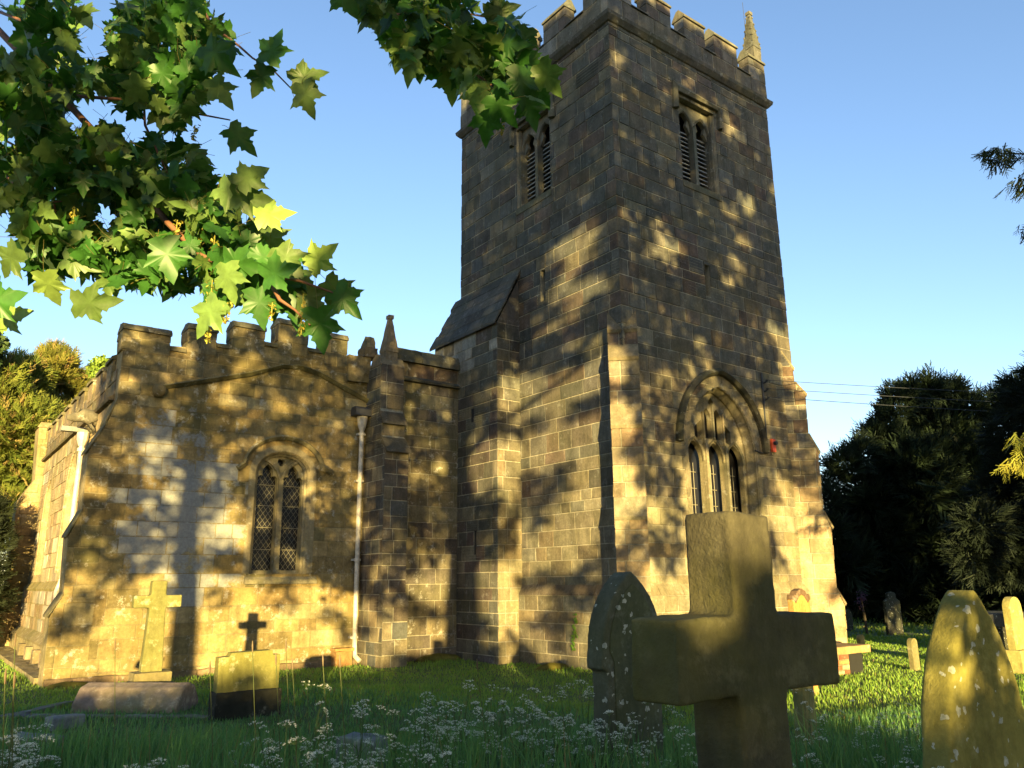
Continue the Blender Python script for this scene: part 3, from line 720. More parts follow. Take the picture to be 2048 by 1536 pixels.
# battlements of the gable
at_t = lambda x, z, r: vary(pick(r, [(3, (.19, .155, .085)), (2, (.15, .125, .075)), (1, (.25, .2, .1))]), r)
for a, b, z0, z1 in ((-8.08, -7.22, 6.05, 6.60), (-6.89, -6.33, 6.2, 6.83), (-5.99, -5.34, 6.4, 7.05), (-5.03, -4.37, 6.5, 7.30), (-3.97, -3.43, 6.4, 7.18)):
    mo = MB(); fr = frW(GV-.015)
    mo.box((a, GV-.015, z0), (b, GV+.45, z1-.14), AMORT)
    masonry(mo, [(a, z0), (b, z0), (b, z1-.14), (a, z1-.14)], [], fr, rng, at_t, courses(z0, z1-.14, rng, (.22, .34)), bw=(.3, .6), joint=.012, e=.008, ext=.01)
    masonry(mo, [(GV, z0), (GV+.45, z0), (GV+.45, z1-.14), (GV, z1-.14)], [], frN(a), rng, at_t, courses(z0, z1-.14, rng, (.22, .34)), joint=.012)
    zc = z1-.138; mo.prism([(GV-.06, zc), (GV+.5, zc), (GV+.5, zc+.05), (GV+.25, zc+.16), (GV+.0, zc+.13), (GV-.06, zc+.05)], 0, a-.02, b+.02, vary((.16, .145, .10), rng))
    mo.build('merlon', M_aisle, aisle, jitter=.012)
for a, b, z in ((-7.2, -6.91, 6.27), (-6.31, -6.01, 6.5), (-5.32, -5.05, 6.70), (-4.35, -3.99, 6.74), (-3.41, -2.9, 6.58)):
    q = MB(); q.prism([(GV-.05, z-.1), (GV+.48, z-.1), (GV+.45, z-.02), (GV+.1, z+.03), (GV-.05, z-.03)], 0, a, b, vary((.14, .125, .08), rng)); q.build('crenel_coping', M_aisle, aisle, jitter=.01)
# raking moulding with a carved stop
q = MB(); fr = frW(GV)
q.sweep([(-7.28, 5.36), (-5.6, 5.88), (-4.9, 6.16), (-4.52, 6.20), (-4.1, 6.12), (-2.75, 5.60)], [(0, .0), (.07, .0), (.085, -.10), (.06, -.13), (.0, -.05)], fr, (.16, .14, .08)); q.build('raking_moulding', M_aisle, aisle, jitter=.008)
q = MB(); q.tube([(-7.34, GV-.0, 5.33), (-7.34, GV-.12, 5.32), (-7.34, GV-.2, 5.28)], [.11, .125, .07], (.24, .18, .09), n=10); q.build('carved_stop', M_aisle, aisle, smooth=True, jitter=.03)
# aisle window
m = MB(); tcol = (.31, .26, .15)
outer = seg_arch(whw-.002, 3.86, .498, wc, base=1.86, n=18)
def cusped(cx, hw, zs, base):
    pts = [(cx-hw, base), (cx-hw, zs)]
    for x_, z_ in ((-1.0, .02), (-.96, .12), (-.74, .17), (-.5, .16), (-.52, .26), (-.42, .36), (-.2, .42), (0, .46), (.2, .42), (.42, .36), (.52, .26), (.5, .16), (.74, .17), (.96, .12), (1.0, .02)): pts.append((cx + x_*hw, zs + z_*.82))
    return pts + [(cx+hw, zs), (cx+hw, base)]
lh = .215
holes = [cusped(wc-.275, lh, 3.72, 1.93), cusped(wc+.275, lh, 3.72, 1.93)]
tref = []
for k in range(18):
    an = 2*math.pi*k/18 + math.pi/2; rr = .055 + .03*abs(math.cos(1.5*(an+math.pi/2)))**.7; tref.append((wc + rr*math.cos(an), 4.16 + rr*math.sin(an)))
holes.append(tref)
m.plate(outer, holes, fr, .17, .30, tcol); aw = cp(m, 'aisle_window', M_trim)
q = MB()
q.sweep(seg_arch(whw-.01, 3.86, .49, wc, base=1.86, n=18), [(.0, .168), (-.07, .168), (-.07, .11), (-.03, .09), (-.03, .05), (.02, -.014), (.15, -.014), (.15, .01), (.0, .01)], fr, (.33, .27, .155)); q.build('arch_moulding', M_trim, aw)
q = MB(); q.plate([(wc-.06, 1.87), (wc+.06, 1.87), (wc+.045, 3.78), (wc-.045, 3.78)], [], fr, .10, .169, vary(tcol, rng)); q.build('mullion', M_trim, aw)
q = MB()   # Y tracery
for sx in (-1, 1): q.sweep([(wc, 3.76), (wc+sx*.09, 3.98), (wc+sx*.22, 4.12), (wc+sx*.36, 4.2)][::1 if sx < 0 else -1], [(-.03, .169), (.03, .169), (.02, .12), (-.02, .12)], fr, vary(tcol, rng))
q.build('tracery_bar', M_trim, aw)
q = MB(); hp = []
for i in range(21):
    t = math.pi*(.02 + .96*i/20); hp.append((wc - .80*math.cos(t), 3.98 + .63*math.sin(t)))
hp = [(wc-.95, 3.90)] + hp + [(wc+1.05, 3.96)]
q.sweep(hp, [(0, .0), (.085, .0), (.10, -.07), (.06, -.12), (.0, -.06)], fr, (.25, .205, .11)); q.build('hood_mould', M_aisle, aw, jitter=.012)
q = MB(); q.prism([(GV-.10, 1.66), (GV+.2, 1.66), (GV+.2, 1.858), (GV-.02, 1.80), (GV-.10, 1.74)], 0, wc-.68, wc+.82, (.30, .26, .17)); q.build('sill', M_aisle, aw, jitter=.012)
q = MB(); q.plate([(wc-.58, 1.87), (wc+.58, 1.87), (wc+.58, 4.35), (wc-.58, 4.35)], [], fr, .335, .35); q.build('glass', M_glass, aw)
q = MB()
for cx in (wc-.275, wc+.275):
    st = .145
    for dr in (1, -1):
        kk = -30
        while kk < 60:
            # diagonal quarries clipped to the light
            pts = []
            z_at = lambda x_: 1.93 + kk*st + dr*1.35*(x_-cx)
            xa, xb = cx-lh-.01, cx+lh+.01
            za, zb_ = z_at(xa), z_at(xb)
            lo_, hi_ = 1.93, 4.0
            def clip(x0, z0, x1, z1):
                if z0 > z1: x0, z0, x1, z1 = x1, z1, x0, z0
                if z1 < lo_ or z0 > hi_: return None
                if z0 < lo_: x0 += (x1-x0)*(lo_-z0)/(z1-z0); z0 = lo_
                if z1 > hi_: x1 = x0 + (x1-x0)*(hi_-z0)/(z1-z0); z1 = hi_
                return (x0, z0, x1, z1)
            cl = clip(xa, za, xb, zb_)
            if cl and abs(cl[2]-cl[0]) > .02: q.tube([fr(cl[0], cl[1], .318), fr(cl[2], cl[3], .318)], .0038, n=4)
            kk += 1
    for z in (2.35, 2.8, 3.25, 3.68): q.tube([fr(cx-lh, z, .325), fr(cx+lh, z, .325)], .008, n=4)
q.build('lead_lattice', M_lead, aw)
# rain goods on the gable
m = MB(); px_ = -3.03; fy = GV-.11
pts = [(px_, fy, 5.0), (px_, fy, 3.4), (px_+.01, fy, 1.5), (px_+.02, fy, .4), (px_+.03, fy-.02, .18), (px_+.08, fy-.14, .08)]
m.tube(pts, [.05]*6, (.5, .46, .4), n=10)
for z in (4.9, 3.85, 2.15, .55): m.tube([(px_, fy, z-.03), (px_, fy, z+.03)], .066, n=10); m.box((px_-.09, fy-.01, z-.02), (px_+.09, GV, z+.02))
dp = cp(m, 'downpipe', M_pipe, smooth=False)
q = MB(); q.tube([(px_, fy, 4.98), (px_, fy, 5.08), (px_, fy-.01, 5.30)], [.055, .09, .125], n=10); q.build('hopper', M_pipe, dp)
q = MB(); q.prism([(GV-.30, 5.30), (GV-.02, 5.30), (GV-.02, 5.46), (GV-.06, 5.50), (GV-.24, 5.50), (GV-.30, 5.44)], 0, px_-.24, px_+.42, (.04, .04, .04)); q.build('gutter_box', M_iron, dp)
# drain block
q = MB(); q.box((-3.52, GV-.32, -.2), (-3.16, GV-.09, .30), (.30, .16, .06)); q.box((-3.55, GV-.345, .302), (-3.13, GV-.09, .36), (.36, .2, .07)); cp(q, 'drain_block', M_brick, jitter=.012)

# ---- north aisle: north wall
NU = AL; NE = 15.3
nn_t = lambda x, z, r: vary(pick(r, [(4, (.44, .34, .20)), (3, (.40, .30, .18)), (1, (.55, .5, .4)), (2, (.34, .26, .17))]), r)
nw1 = pt_arch(.62, 3.85, .85, 9.85, n=8, base=1.95); nw2 = pt_arch(.62, 3.6, .85, 13.5, n=8, base=1.95)
m = MB(); nout = [(GV+.02, -.4), (NE, -.4), (NE, 5.1), (GV+.02, 5.1)]
m.plate(nout, [nw1, nw2], frN(NU), 0, .45, AMORT)
masonry(m, [(GV+.5, 1.75), (NE, 1.75), (NE, 5.1), (GV+.5, 5.1)], [nw1, nw2], frN(NU), rng, nn_t, courses(1.75, 5.1, random.Random(61), (.28, .38)), bw=(.4, .9))
m.box((AR+.3, NE-.3, -.4), (-2.41, NE+2, 6), AMORT); m.box((NU+.45, NE-.3, -.4), (AR+.3, NE, 5.1), AMORT)
m.add([(NU+.45, GV+.5, 5.4), (AR, GV+.5, 6.3), (AR, NE, 6.3), (NU+.45, NE, 5.4)], [(0, 1, 2, 3)], (.08, .08, .08))
nw = cp(m, 'north_wall', M_aisle, fix=False)
q = MB(); q.prism([(NU+.02, 1.55), (NU-.10, 1.55), (NU-.12, 1.60), (NU+.02, 1.80)], 1, GV+.55, NE, (.27, .22, .10)); q.box((NU-.10, GV+.55, -.4), (NU+.01, NE, 1.55), AMORT)
masonry(q, [(GV+.55, .6), (NE, .6), (NE, 1.55), (GV+.55, 1.55)], [], frN(NU-.10), rng, lambda x, z, r: vary(pick(r, [(2, (.42, .36, .28)), (2, (.30, .21, .13))]), r), [.6, .92, 1.24, 1.55], bw=(.4, .8))
q.prism([(NU-.1, .42), (NU-.26, .42), (NU-.28, .47), (NU-.1, .66)], 1, GV+.55, NE, (.25, .2, .11)); q.box((NU-.26, GV+.55, -.4), (NU-.1, NE, .42), AMORT)
for k in range(5): q.box((NU-.40, 6.6+k*1.25, -.3), (NU-.262, 6.9+k*1.25, .36), vary((.22, .17, .11), rng))
q.build('plinth', M_aisle, nw, jitter=.006)
q = MB(); q.prism([(NU+.02, 5.102), (NU-.09, 5.11), (NU-.11, 5.16), (NU-.0, 5.22), (NU+.02, 5.22)], 1, GV+.3, NE, (.15, .12, .08)); q.box((NU, GV+.3, 5.222), (NU+.35, NE, 5.75), AMORT)
masonry(q, [(GV+.3, 5.222), (NE, 5.222), (NE, 5.75), (GV+.3, 5.75)], [], frN(NU), rng, lambda x, z, r: vary(pick(r, [(3, (.2, .155, .10)), (1, (.15, .12, .09))]), r), [5.222, 5.5, 5.75], bw=(.4, .8)); q.build('parapet', M_aisle, nw)
y = GV + .75
while y < NE - .3:
    mo = MB(); a, b = y, y+.62
    mo.box((NU-.01, a, 5.6), (NU+.35, b, 6.02), AMORT)
    tt = lambda x, z, r: vary(pick(r, [(3, (.22, .17, .11)), (1, (.15, .12, .09))]), r)
    masonry(mo, [(a, 5.6), (b, 5.6), (b, 6.02), (a, 6.02)], [], frN(NU-.01), rng, tt, [5.6, 6.02], bw=(.4, .7)); masonry(mo, [(NU, 5.6), (NU+.35, 5.6), (NU+.35, 6.02), (NU, 6.02)], [], frW(a), rng, tt, [5.6, 6.02])
    mo.prism([(NU-.06, 6.022), (NU+.4, 6.022), (NU+.38, 6.08), (NU+.17, 6.2), (NU-.06, 6.09)], 1, a-.03, b+.03, vary((.17, .15, .09), rng)); mo.build('merlon', M_aisle, nw)
    y += 1.08
for hole, cz, cc in ((nw1, 3.85, 9.85), (nw2, 3.6, 13.5)):
    q = MB(); q.plate([(cc-.62, 1.95), (cc+.62, 1.95), (cc+.62, cz+.86), (cc-.62, cz+.86)], [], frN(NU), .18, .22, (.28, .21, .12)); wi = cp(q, 'north_window', M_aisle)
    q2 = MB(); q2.sweep(pt_arch(.63, cz, .86, cc, n=8, base=1.95), [(-.08, .18), (-.08, .12), (.02, -.02), (.13, -.02), (.13, .01), (0, .01)], frN(NU), (.33, .26, .16)); q2.build('arch_moulding', M_aisle, wi)
    q2 = MB(); q2.plate([(cc-.06, 1.96), (cc+.06, 1.96), (cc+.06, cz+.6), (cc-.06, cz+.6)], [], frN(NU), .10, .178, (.36, .28, .17)); q2.build('mullion', M_aisle, wi)
    q2 = MB(); q2.plate([(cc-.5, 2.0), (cc-.09, 2.0), (cc-.09, cz+.2), (cc-.3, cz+.5), (cc-.5, cz+.2)], [], frN(NU), .165, .172); q2.plate([(cc+.09, 2.0), (cc+.5, 2.0), (cc+.5, cz+.2), (cc+.3, cz+.5), (cc+.09, cz+.2)], [], frN(NU), .165, .172); q2.build('glass', M_glass, wi)
m = MB(); pu, pv = NU-.15, 7.9
m.tube([(pu, pv, 4.55), (pu, pv, 2.62), (pu-.05, pv, 2.5), (pu-.05, pv, 1.8), (pu-.12, pv, 1.55), (pu-.13, pv, .3)], [.05]*6, n=10)
for z in (4.4, 2.7): m.tube([(pu, pv, z), (pu, pv, z+.07)], .078, n=10)
dp2 = cp(m, 'downpipe', M_pipe)
q = MB(); q.tube([(pu, pv, 4.52), (pu, pv, 4.64), (pu, pv, 4.80)], [.065, .11, .12], n=10); q.build('hopper', M_pipe, dp2)
q = MB(); q.box((pu-.42, pv-.08, 4.80), (NU, pv+.08, 4.90)); q.build('spout', M_trim, dp2)
m = MB(); gv = 7.3   # crouching gargoyle
m.tube([(NU+.1, gv, 4.95), (NU-.1, gv, 5.02), (NU-.28, gv, 5.06), (NU-.42, gv, 5.0), (NU-.56, gv, 4.98)], [.12, .17, .14, .10, .05], (.17, .15, .11), n=10)
for sy in (-1, 1):
    m.tube([(NU-.05, gv+sy*.1, 4.98), (NU-.16, gv+sy*.14, 4.85), (NU-.05, gv+sy*.12, 4.74)], [.07, .05, .04], (.17, .15, .11), n=7)
    m.tube([(NU-.40, gv+sy*.06, 5.08), (NU-.36, gv+sy*.10, 5.18)], [.035, .015], (.17, .15, .11), n=6)
cp(m, 'gargoyle', M_aisle, smooth=True)
ep = [(-7.9, 6.1), (-8.32, 6.1), (-8.24, 4.6), (-8.6, 3.95), (-8.57, 1.6), (-8.72, 1.4), (-8.70, -.4), (-7.9, -.4)]
q = MB(); q.plate(ep, [], frW(NE), 0, .8, AMORT)
masonry(q, ep, [], frW(NE), rng, lambda x, z, r: vary(pick(r, [(4, (.40, .30, .15)), (2, (.36, .26, .13))]), r, .12), courses(-.35, 6.1, random.Random(71), (.22, .36)), bw=(.25, .6), joint=.012)
q.prism([(-8.36, 6.102), (-7.88, 6.102), (-7.95, 6.25), (-8.28, 6.25)], 1, NE-.03, NE+.82, (.3, .24, .13)); q.build('buttress', M_aisle, nw)
q = MB(); q.box((NU-.7, GV+.6, -.35), (NU-.26, NE, .10), (.30, .24, .13)); q.build('footing', M_aisle, nw, jitter=.02)


# ------------------------------------------------------------------ ground
def grid_mesh(name, xs, ys, mat):
    V = np.array([(x, y, gz(x, y)) for y in ys for x in xs]); nx = len(xs)
    F = np.array([(j*nx+i, j*nx+i+1, (j+1)*nx+i+1, (j+1)*nx+i) for j in range(len(ys)-1) for i in range(nx-1)])
    return np_mesh(name, V, F, mat, np.tile((.05, .07, .02), (len(F), 1)), smooth=True)
m_, nt, b, _o = new_mat('turf'); co = nd(nt, 'ShaderNodeTexCoord').outputs['Object']
cc_ = mix(nt, ramp(nt, noise_n(nt, co, 1.6, 8, .7), [(.35, 0), (.65, 1)]), (.04, .075, .015), (.08, .125, .025))
cc_ = mix(nt, ramp(nt, noise_n(nt, co, .35, 5), [(.55, 0), (.75, .5)]), cc_, (.09, .075, .035))
nt.links.new(cc_, b.inputs['Base Color']); b.inputs['Roughness'].default_value = 1
bp = nd(nt, 'ShaderNodeBump'); bp.inputs['Strength'].default_value = .8; bp.inputs['Distance'].default_value = .05
nt.links.new(noise_n(nt, co, 45, 5), bp.inputs['Height']); nt.links.new(bp.outputs[0], b.inputs['Normal']); M_turf = m_
ax_ = lambda a, b, fine0, fine1, st, co_: sorted(set([round(q, 3) for q in np.concatenate([np.linspace(a, fine0, co_), np.arange(fine0, fine1, st), np.linspace(fine1, b, co_)])]))
tag(grid_mesh('ground', ax_(-600, 900, -40, 60, 1.0, 14), ax_(-600, 900, -45, 60, 1.0, 14), M_turf), kind='structure')

def inside_church(x, y, mg=.0):
    if -mg < x < TW+mg and -mg < y < TD: return True
    if TU-mg < x < .1 and tv0-mg < y < tv1: return True
    if -2.95-mg < x < 9.5 and y > 4.3-mg and x > -2.95: return y > (4.3-mg if x < -2.2 else 5-mg)
    if AL-.3-mg < x < AR and y > GV-.1-mg and y < NE+1: return True
    return False

SPR = np.random.default_rng(11)
HEAD = np.array([0.5997, 0.8002]); RIGHT = np.array([0.8002, -0.5997])
def blades(name, pts, h, w, cols, lean=.35):
    n = len(pts); V = np.zeros((n, 5, 3)); an = SPR.uniform(0, 2*np.pi, n); la = SPR.uniform(0, 2*np.pi, n); ll = np.abs(SPR.normal(0, lean, n)) * h
    base = np.array(pts); side = np.stack([np.cos(an), np.sin(an), 0*an], 1) * (w/2)[:, None]
    bend = np.stack([np.cos(la)*ll, np.sin(la)*ll, 0*la], 1)
    V[:, 0] = base - side; V[:, 1] = base + side
    mid = base + bend*.35 + np.stack([0*h, 0*h, h*.55], 1); V[:, 2] = mid - side*.7; V[:, 3] = mid + side*.7
    V[:, 4] = base + bend + np.stack([0*h, 0*h, h*np.sqrt(np.maximum(.2, 1-(ll/h)**2*.5))], 1)
    F = np.array([(0, 1, 3), (0, 3, 2), (2, 3, 4)])
    FF = (np.arange(n)[:, None, None]*5 + F[None]).reshape(-1, 3)
    return np_mesh(name, V.reshape(-1, 3), FF, M_grassb, np.repeat(cols, 3, axis=0))
def tallness(x, y, d):
    t = sstep(8.2, 4.2, d)
    if x > -2.5: t = max(t*.6, .35*sstep(14, 7, d))
    if -9.3 < x < -7.6 and -3.2 < y < .6: t *= .25
    return t
def grass_field(name, n, d0, d1, pw, hs, ws, lat=1.0, short=None, gcol=((.07, .18, .065), (.15, .29, .085))):
    pts = []; H = []; D = []
    tries = 0
    while len(pts) < n and tries < n*6:
        tries += 1
        d = d0 + (d1-d0) * SPR.random()**pw; l = SPR.uniform(-lat, lat) * d
        xy = CAM[:2] + HEAD*d + RIGHT*l
        if inside_church(xy[0], xy[1], .12): continue
        t = tallness(xy[0], xy[1], d); nz = mnoise.noise(Vector((xy[0]*.8, xy[1]*.8, 0)))
        h = (hs[0] + (hs[1]-hs[0])*t) * (1 + .55*nz) * SPR.uniform(.55, 1.25)
        pts.append((xy[0], xy[1], gz(*xy)-.02)); H.append(max(.03, h)); D.append(d)
    pts = np.array(pts); H = np.array(H); D = np.array(D); k = SPR.random(len(pts))[:, None]
    cols = np.array(gcol[0]) + (np.array(gcol[1])-np.array(gcol[0]))*k
    dry = SPR.random(len(pts)) < .05; cols[dry] = (.20, .17, .07)
    W = (ws[0] + (ws[1]-ws[0])*SPR.random(len(pts))) * (1 + D*.05)
    return tag(blades(name, pts, H, W, cols), kind='stuff')
g1 = grass_field('grass', 84000, 1.3, 10.5, .75, (.07, .42), (.005, .011))  # default blue-green puts the cool tone of shaded grass into the blades
g0 = grass_field('broad_leaves', 9500, 1.4, 8.5, .8, (.06, .26), (.016, .034), gcol=((.05, .12, .04), (.11, .20, .06)))
g2 = grass_field('grass', 160000, 9.0, 24, .85, (.07, .26), (.007, .013), gcol=((.11, .22, .033), (.22, .32, .045)))  # brighter yellow-green puts the sunlit look into the blade colour
g3 = grass_field('grass', 36000, 22, 45, .8, (.10, .20), (.02, .05), gcol=((.10, .18, .03), (.19, .25, .045)))

# ------------------------------------------------------------------ gravestones
def gput(name, px, py, d, rz=0.0, z=None):
    p = at(px, py, d); e = empty(name, (p[0], p[1], gz(p[0], p[1]) if z is None else z), rz); return e
def frL(y0=0): return lambda x, z, d: (x, y0 + d, z)
def slab(name, outline, t, mat, col, parent, bev=.012, jit=.004, y0=None):
    m = MB(); m.plate(outline, [], frL(), -t/2 if y0 is None else y0, t/2 if y0 is None else y0+t, col)
    return m.build(name, mat, parent, bevel=bev, jitter=jit)
# big rough stone cross in the foreground
e = empty('stone_cross', (-8.745, -9.085, gz(-8.7, -9.1) - .05), 0)
tag(e, 'thick mossy stone cross with chipped edges, large and near, right of the white-spotted headstone', 'cross')
zb = e.location.z; hw = .098
ol = [(-.115, 0), (.115, 0), (.108, 1.335-zb), (.40, 1.325-zb), (.395, 1.545-zb), (.10, 1.552-zb), (.096, 1.845-zb), (-.098, 1.85-zb), (-.10, 1.552-zb), (-.352, 1.548-zb), (-.355, 1.325-zb), (-.108, 1.335-zb)]
m = MB(); m.plate(ol, [], frL(), -.095, .085, (.085, .076, .048)); rough(m.build('cross_shaft', M_moss, e, bevel=.02), .011, .0042)
m = MB(); m.box((-.3, -.22, -.2), (.3, .22, .12), (.12, .11, .07)); m.build('plinth', M_moss, e, bevel=.02, jitter=.01)
# white-spotted pointed headstone behind the cross
p = at(1252, 1300, 5.45); e = empty('headstone', (p[0], p[1], gz(p[0], p[1])), R_(3)); tag(e, 'dark pointed headstone spotted with white lichen, behind the big mossy cross', 'headstone')
H0 = 1.715 - e.location.z
ol = [(-.25, -.15), (.25, -.15), (.25, H0-.62), (.30, H0-.60), (.30, H0-.53)] + [(x, z) for x, z in pt_arch(.29, H0-.50, .50, 0, n=9)][::-1] + [(-.30, H0-.53), (-.30, H0-.60), (-.25, H0-.62)]
rough(slab('slab', ol, .15, M_grave, (.115, .118, .085), e, bev=.008, jit=0), .012, .003)
ins = [(-.2, .1), (.2, .1), (.2, H0-.56)] + [(x, z) for x, z in pt_arch(.235, H0-.50, .42, 0, n=9)][::-1] + [(-.2, H0-.56)]
slab('inscription_panel', ins, .012, M_grave, (.105, .115, .068), e, bev=.004, jit=0, y0=-.083)
# pointed headstone on the right, in dappled sun
p = at(1938, 1420, 4.0); e = empty('headstone', (p[0], p[1], gz(p[0], p[1])-.02), R_(-4)); tag(e, 'tall ogival headstone green with moss, dappled by sun, nearest the right edge of the grass', 'headstone')
e.rotation_euler = (0, R_(3.5), R_(-4)); H0 = 1.585 - e.location.z
ol = [(-.305, -.1), (.305, -.1), (.31, H0-.86), (.36, H0-.84), (.36, H0-.76)] + [(x, z) for x, z in pt_arch(.35, H0-.74, .76, 0, n=10)][::-1] + [(-.36, H0-.76), (-.36, H0-.84), (-.31, H0-.86)]
rough(slab('slab', ol, .15, M_ogee, (.25, .215, .06), e, bev=.02, jit=0), .012, .003)
# pale cross on a stepped base, left
p = at(301, 1340, 9.5); e = empty('stone_cross', (p[0], p[1], .40), R_(0)); tag(e, 'slender pale yellow-green stone cross on a stepped base by the gabled wall', 'cross')
ol = [(-.115, .30), (.115, .30), (.085, 1.0), (.26, 1.005), (.26, 1.14), (.083, 1.14), (.083, 1.305), (-.083, 1.305), (-.083, 1.14), (-.26, 1.14), (-.26, 1.0), (-.085, 1.0)]
rough(slab('cross_shaft', ol, .13, M_pale, (.20, .185, .07), e, bev=.008, jit=0), .012, .003)
for a, z0, z1 in ((.32, -.35, .15), (.20, .152, .302)):
    m = MB(); m.box((-a, -a*.8, z0), (a, a*.8, z1), (.25, .20, .10)); m.build('base_step', M_pale, e, bevel=.012, jitter=.006)
# leaning cross just out of view on the left; only its shadow shows, on the wall foot
wd = np.array(at(262, 1333, 14.0)) - CAM; Pw = CAM + wd*((5.4 - CAM[1])/wd[1]); Pc = Pw - SUN_D*7.2
e = empty('stone_cross', (Pc[0], Pc[1], Pc[2]-.85), R_(0)); e.rotation_euler = (0, R_(24), 0); tag(e, 'leaning grey stone cross outside the view on the left, its shadow on the wall foot', 'cross')
ol = [(-.10, -.4), (.10, -.4), (.085, .78), (.26, .78), (.26, .92), (.083, .92), (.083, 1.10), (-.083, 1.10), (-.083, .92), (-.26, .92), (-.26, .78), (-.085, .78)]
slab('cross_shaft', ol, .13, M_pale, (.2, .18, .12), e, bev=.008, jit=.003)
# coped ledger lying in the grass
pA = at(170, 1400, 9.0); pB = at(378, 1388, 8.9); pm = (pA + pB)/2; rz = math.atan2(pB[1]-pA[1], pB[0]-pA[0]); L = np.hypot(*(pB-pA)[:2])/2
e = empty('grave_slab', (pm[0], pm[1], .375), rz); tag(e, 'long pinkish coped gravestone lying in the grass below the pale cross', 'gravestone')
m = MB(); m.prism([(-.24, -.3), (.24, -.3), (.24, .08), (.13, .235), (.0, .275), (-.13, .235), (-.24, .08)], 0, -L, L, (.30, .23, .19)); rough(m.build('coped_stone', M_pale, e, bevel=.015), .016, .004)
m = MB(); m.box((-L-.55, -.55, -.3), (L+.55, -.42, .02), (.2, .2, .19)); m.box((-L-.55, -.42, -.3), (-L-.43, .5, .015), (.2, .2, .19)); m.box((L+.43, -.42, -.3), (L+.55, .5, .015), (.2, .2, .19)); m.build('kerb', M_pale, e, bevel=.012, jitter=.008)
# low squared headstone with stepped shoulders
p = at(495, 1340, 8.4); e = empty('headstone', (p[0], p[1], gz(p[0], p[1])-.05), R_(0)); tag(e, 'low square-shouldered headstone, mossy yellow above, shade painted black below, by the gabled wall', 'headstone')
zt = 1.0 - e.location.z
ol = [(-.31, -.1), (.31, -.1), (.31, zt-.045), (.235, zt-.045), (.225, zt), (-.19, zt-.005), (-.205, zt-.04), (-.31, zt-.045)]
slab('slab', ol, .13, M_pale, (.20, .18, .055), e, bev=.006, jit=.002)
m = MB(); m.box((-.33, -.12, -.1), (.33, .10, .30), (.035, .033, .025)); m.build('lower_block', M_brick, e, bevel=.01, jitter=.006)  # near-black colour paints the shade over the stone's lower half
# small stone post behind the big cross
p = at(1610, 1420, 6.9); e = empty('headstone', (p[0], p[1], gz(p[0], p[1])), R_(5)); tag(e, 'small narrow stone among weeds under the right arm of the big cross', 'headstone')
slab('slab', [(-.09, -.1), (.09, -.1), (.09, .72), (.05, .80), (-.05, .80), (-.09, .72)], .1, M_pale, (.28, .25, .10), e)
# orange sandstone headstone at the tower foot
p = at(1602, 1250, 12.2); e = empty('headstone', (p[0], p[1], gz(p[0], p[1])), R_(2)); tag(e, 'orange sandstone headstone with a dark scrolled top by the tower corner', 'headstone')
zt = 1.65 - 12.2*(22/1576) - e.location.z
sc = [(-.22, zt-.12), (-.20, zt-.05), (-.14, zt-.06), (-.10, zt), (0, zt+.035), (.10, zt), (.14, zt-.06), (.20, zt-.05), (.22, zt-.12)]
slab('slab', [(.22, -.1)] + sc[::-1] + [(-.22, -.1)], .10, M_brick, (.52, .27, .08), e, bev=.006, jit=.002)
sc2 = [(x*1.02, z+.006) for x, z in sc] + [(.16, zt-.17), (.06, zt-.07), (0, zt-.05), (-.06, zt-.07), (-.16, zt-.17)]
slab('scrolled_top', sc2, .12, M_brick, (.16, .10, .06), e, bev=.006, jit=.002)
# brick table tomb
e = empty('table_tomb', (2.75, -2.0, gz(2.7, -2)), R_(-2)); tag(e, 'low brick table tomb with a heavy sandstone slab beside the tower buttress', 'tomb')
m = MB(); m.box((-.95, -.38, -.2), (.55, .4, .36), (.28, .2, .13))
bt2 = lambda x, z, r: vary(pick(r, [(4, (.36, .13, .06)), (2, (.28, .10, .06)), (2, (.45, .36, .24)), (1, (.5, .28, .12))]), r)
masonry(m, [(-.95, -.15), (.15, -.15), (.15, .36), (-.95, .36)], [], frL(-.38), rng, bt2, [-.15, -.07, .015, .10, .185, .27, .36], bw=(.16, .25), joint=.014, rough=.004)
m.build('brick_base', M_brick, e, fix=False, jitter=0)
m = MB(); m.box((.16, -.375, -.15), (.56, -.39, .362), (.03, .02, .015)); m.build('dark_opening', M_dark, e)
m = MB(); m.box((-1.15, -.48, .37), (.72, .5, .50), (.42, .27, .12)); m.build('top_slab', M_brick, e, bevel=.015, jitter=.006)
def small_head(px, py_top, py_base, d, w, label, col, top='round', t=.09, rz=0., mat=M_pale, name='headstone', base=False, z0=None):
    p = at(px, py_base, d); zb_ = gz(p[0], p[1])
    e = empty(name, (p[0], p[1], zb_), rz); tag(e, label, 'headstone'); h = at(px, py_top, d)[2] - zb_; hw = w/2
    if top == 'round': ol = [(-hw, -.4), (hw, -.4)] + seg_arch(hw, h-hw*.9, hw*.9, 0, n=10)[::-1]
    elif top == 'pointed': ol = [(-hw, -.4), (hw, -.4)] + pt_arch(hw, h-hw*1.15, hw*1.15, 0, n=6)[::-1]
    else: ol = [(-hw, -.4), (hw, -.4), (hw, h-.28), (hw*.55, h-.2), (hw*.5, h-.04), (0, h), (-hw*.5, h-.04), (-hw*.55, h-.2), (-hw, h-.28)]
    slab('slab', ol, t, mat, col, e, bev=.008, jit=.003)
    if base:
        m = MB(); m.box((-hw-.1, -t-.03, -.4), (hw+.1, t+.03, h*.30), col); m.build('lower_block', mat, e, bevel=.012, jitter=.005)
    return e
small_head(1723, 1269, 1294, 20, .22, 'tiny round-topped stone standing alone in bright grass beyond the table tomb', (.42, .35, .15))
small_head(1829, 1276, 1325, 15.5, .22, 'small half-hidden round stone just left of the ogival headstone', (.22, .19, .10))
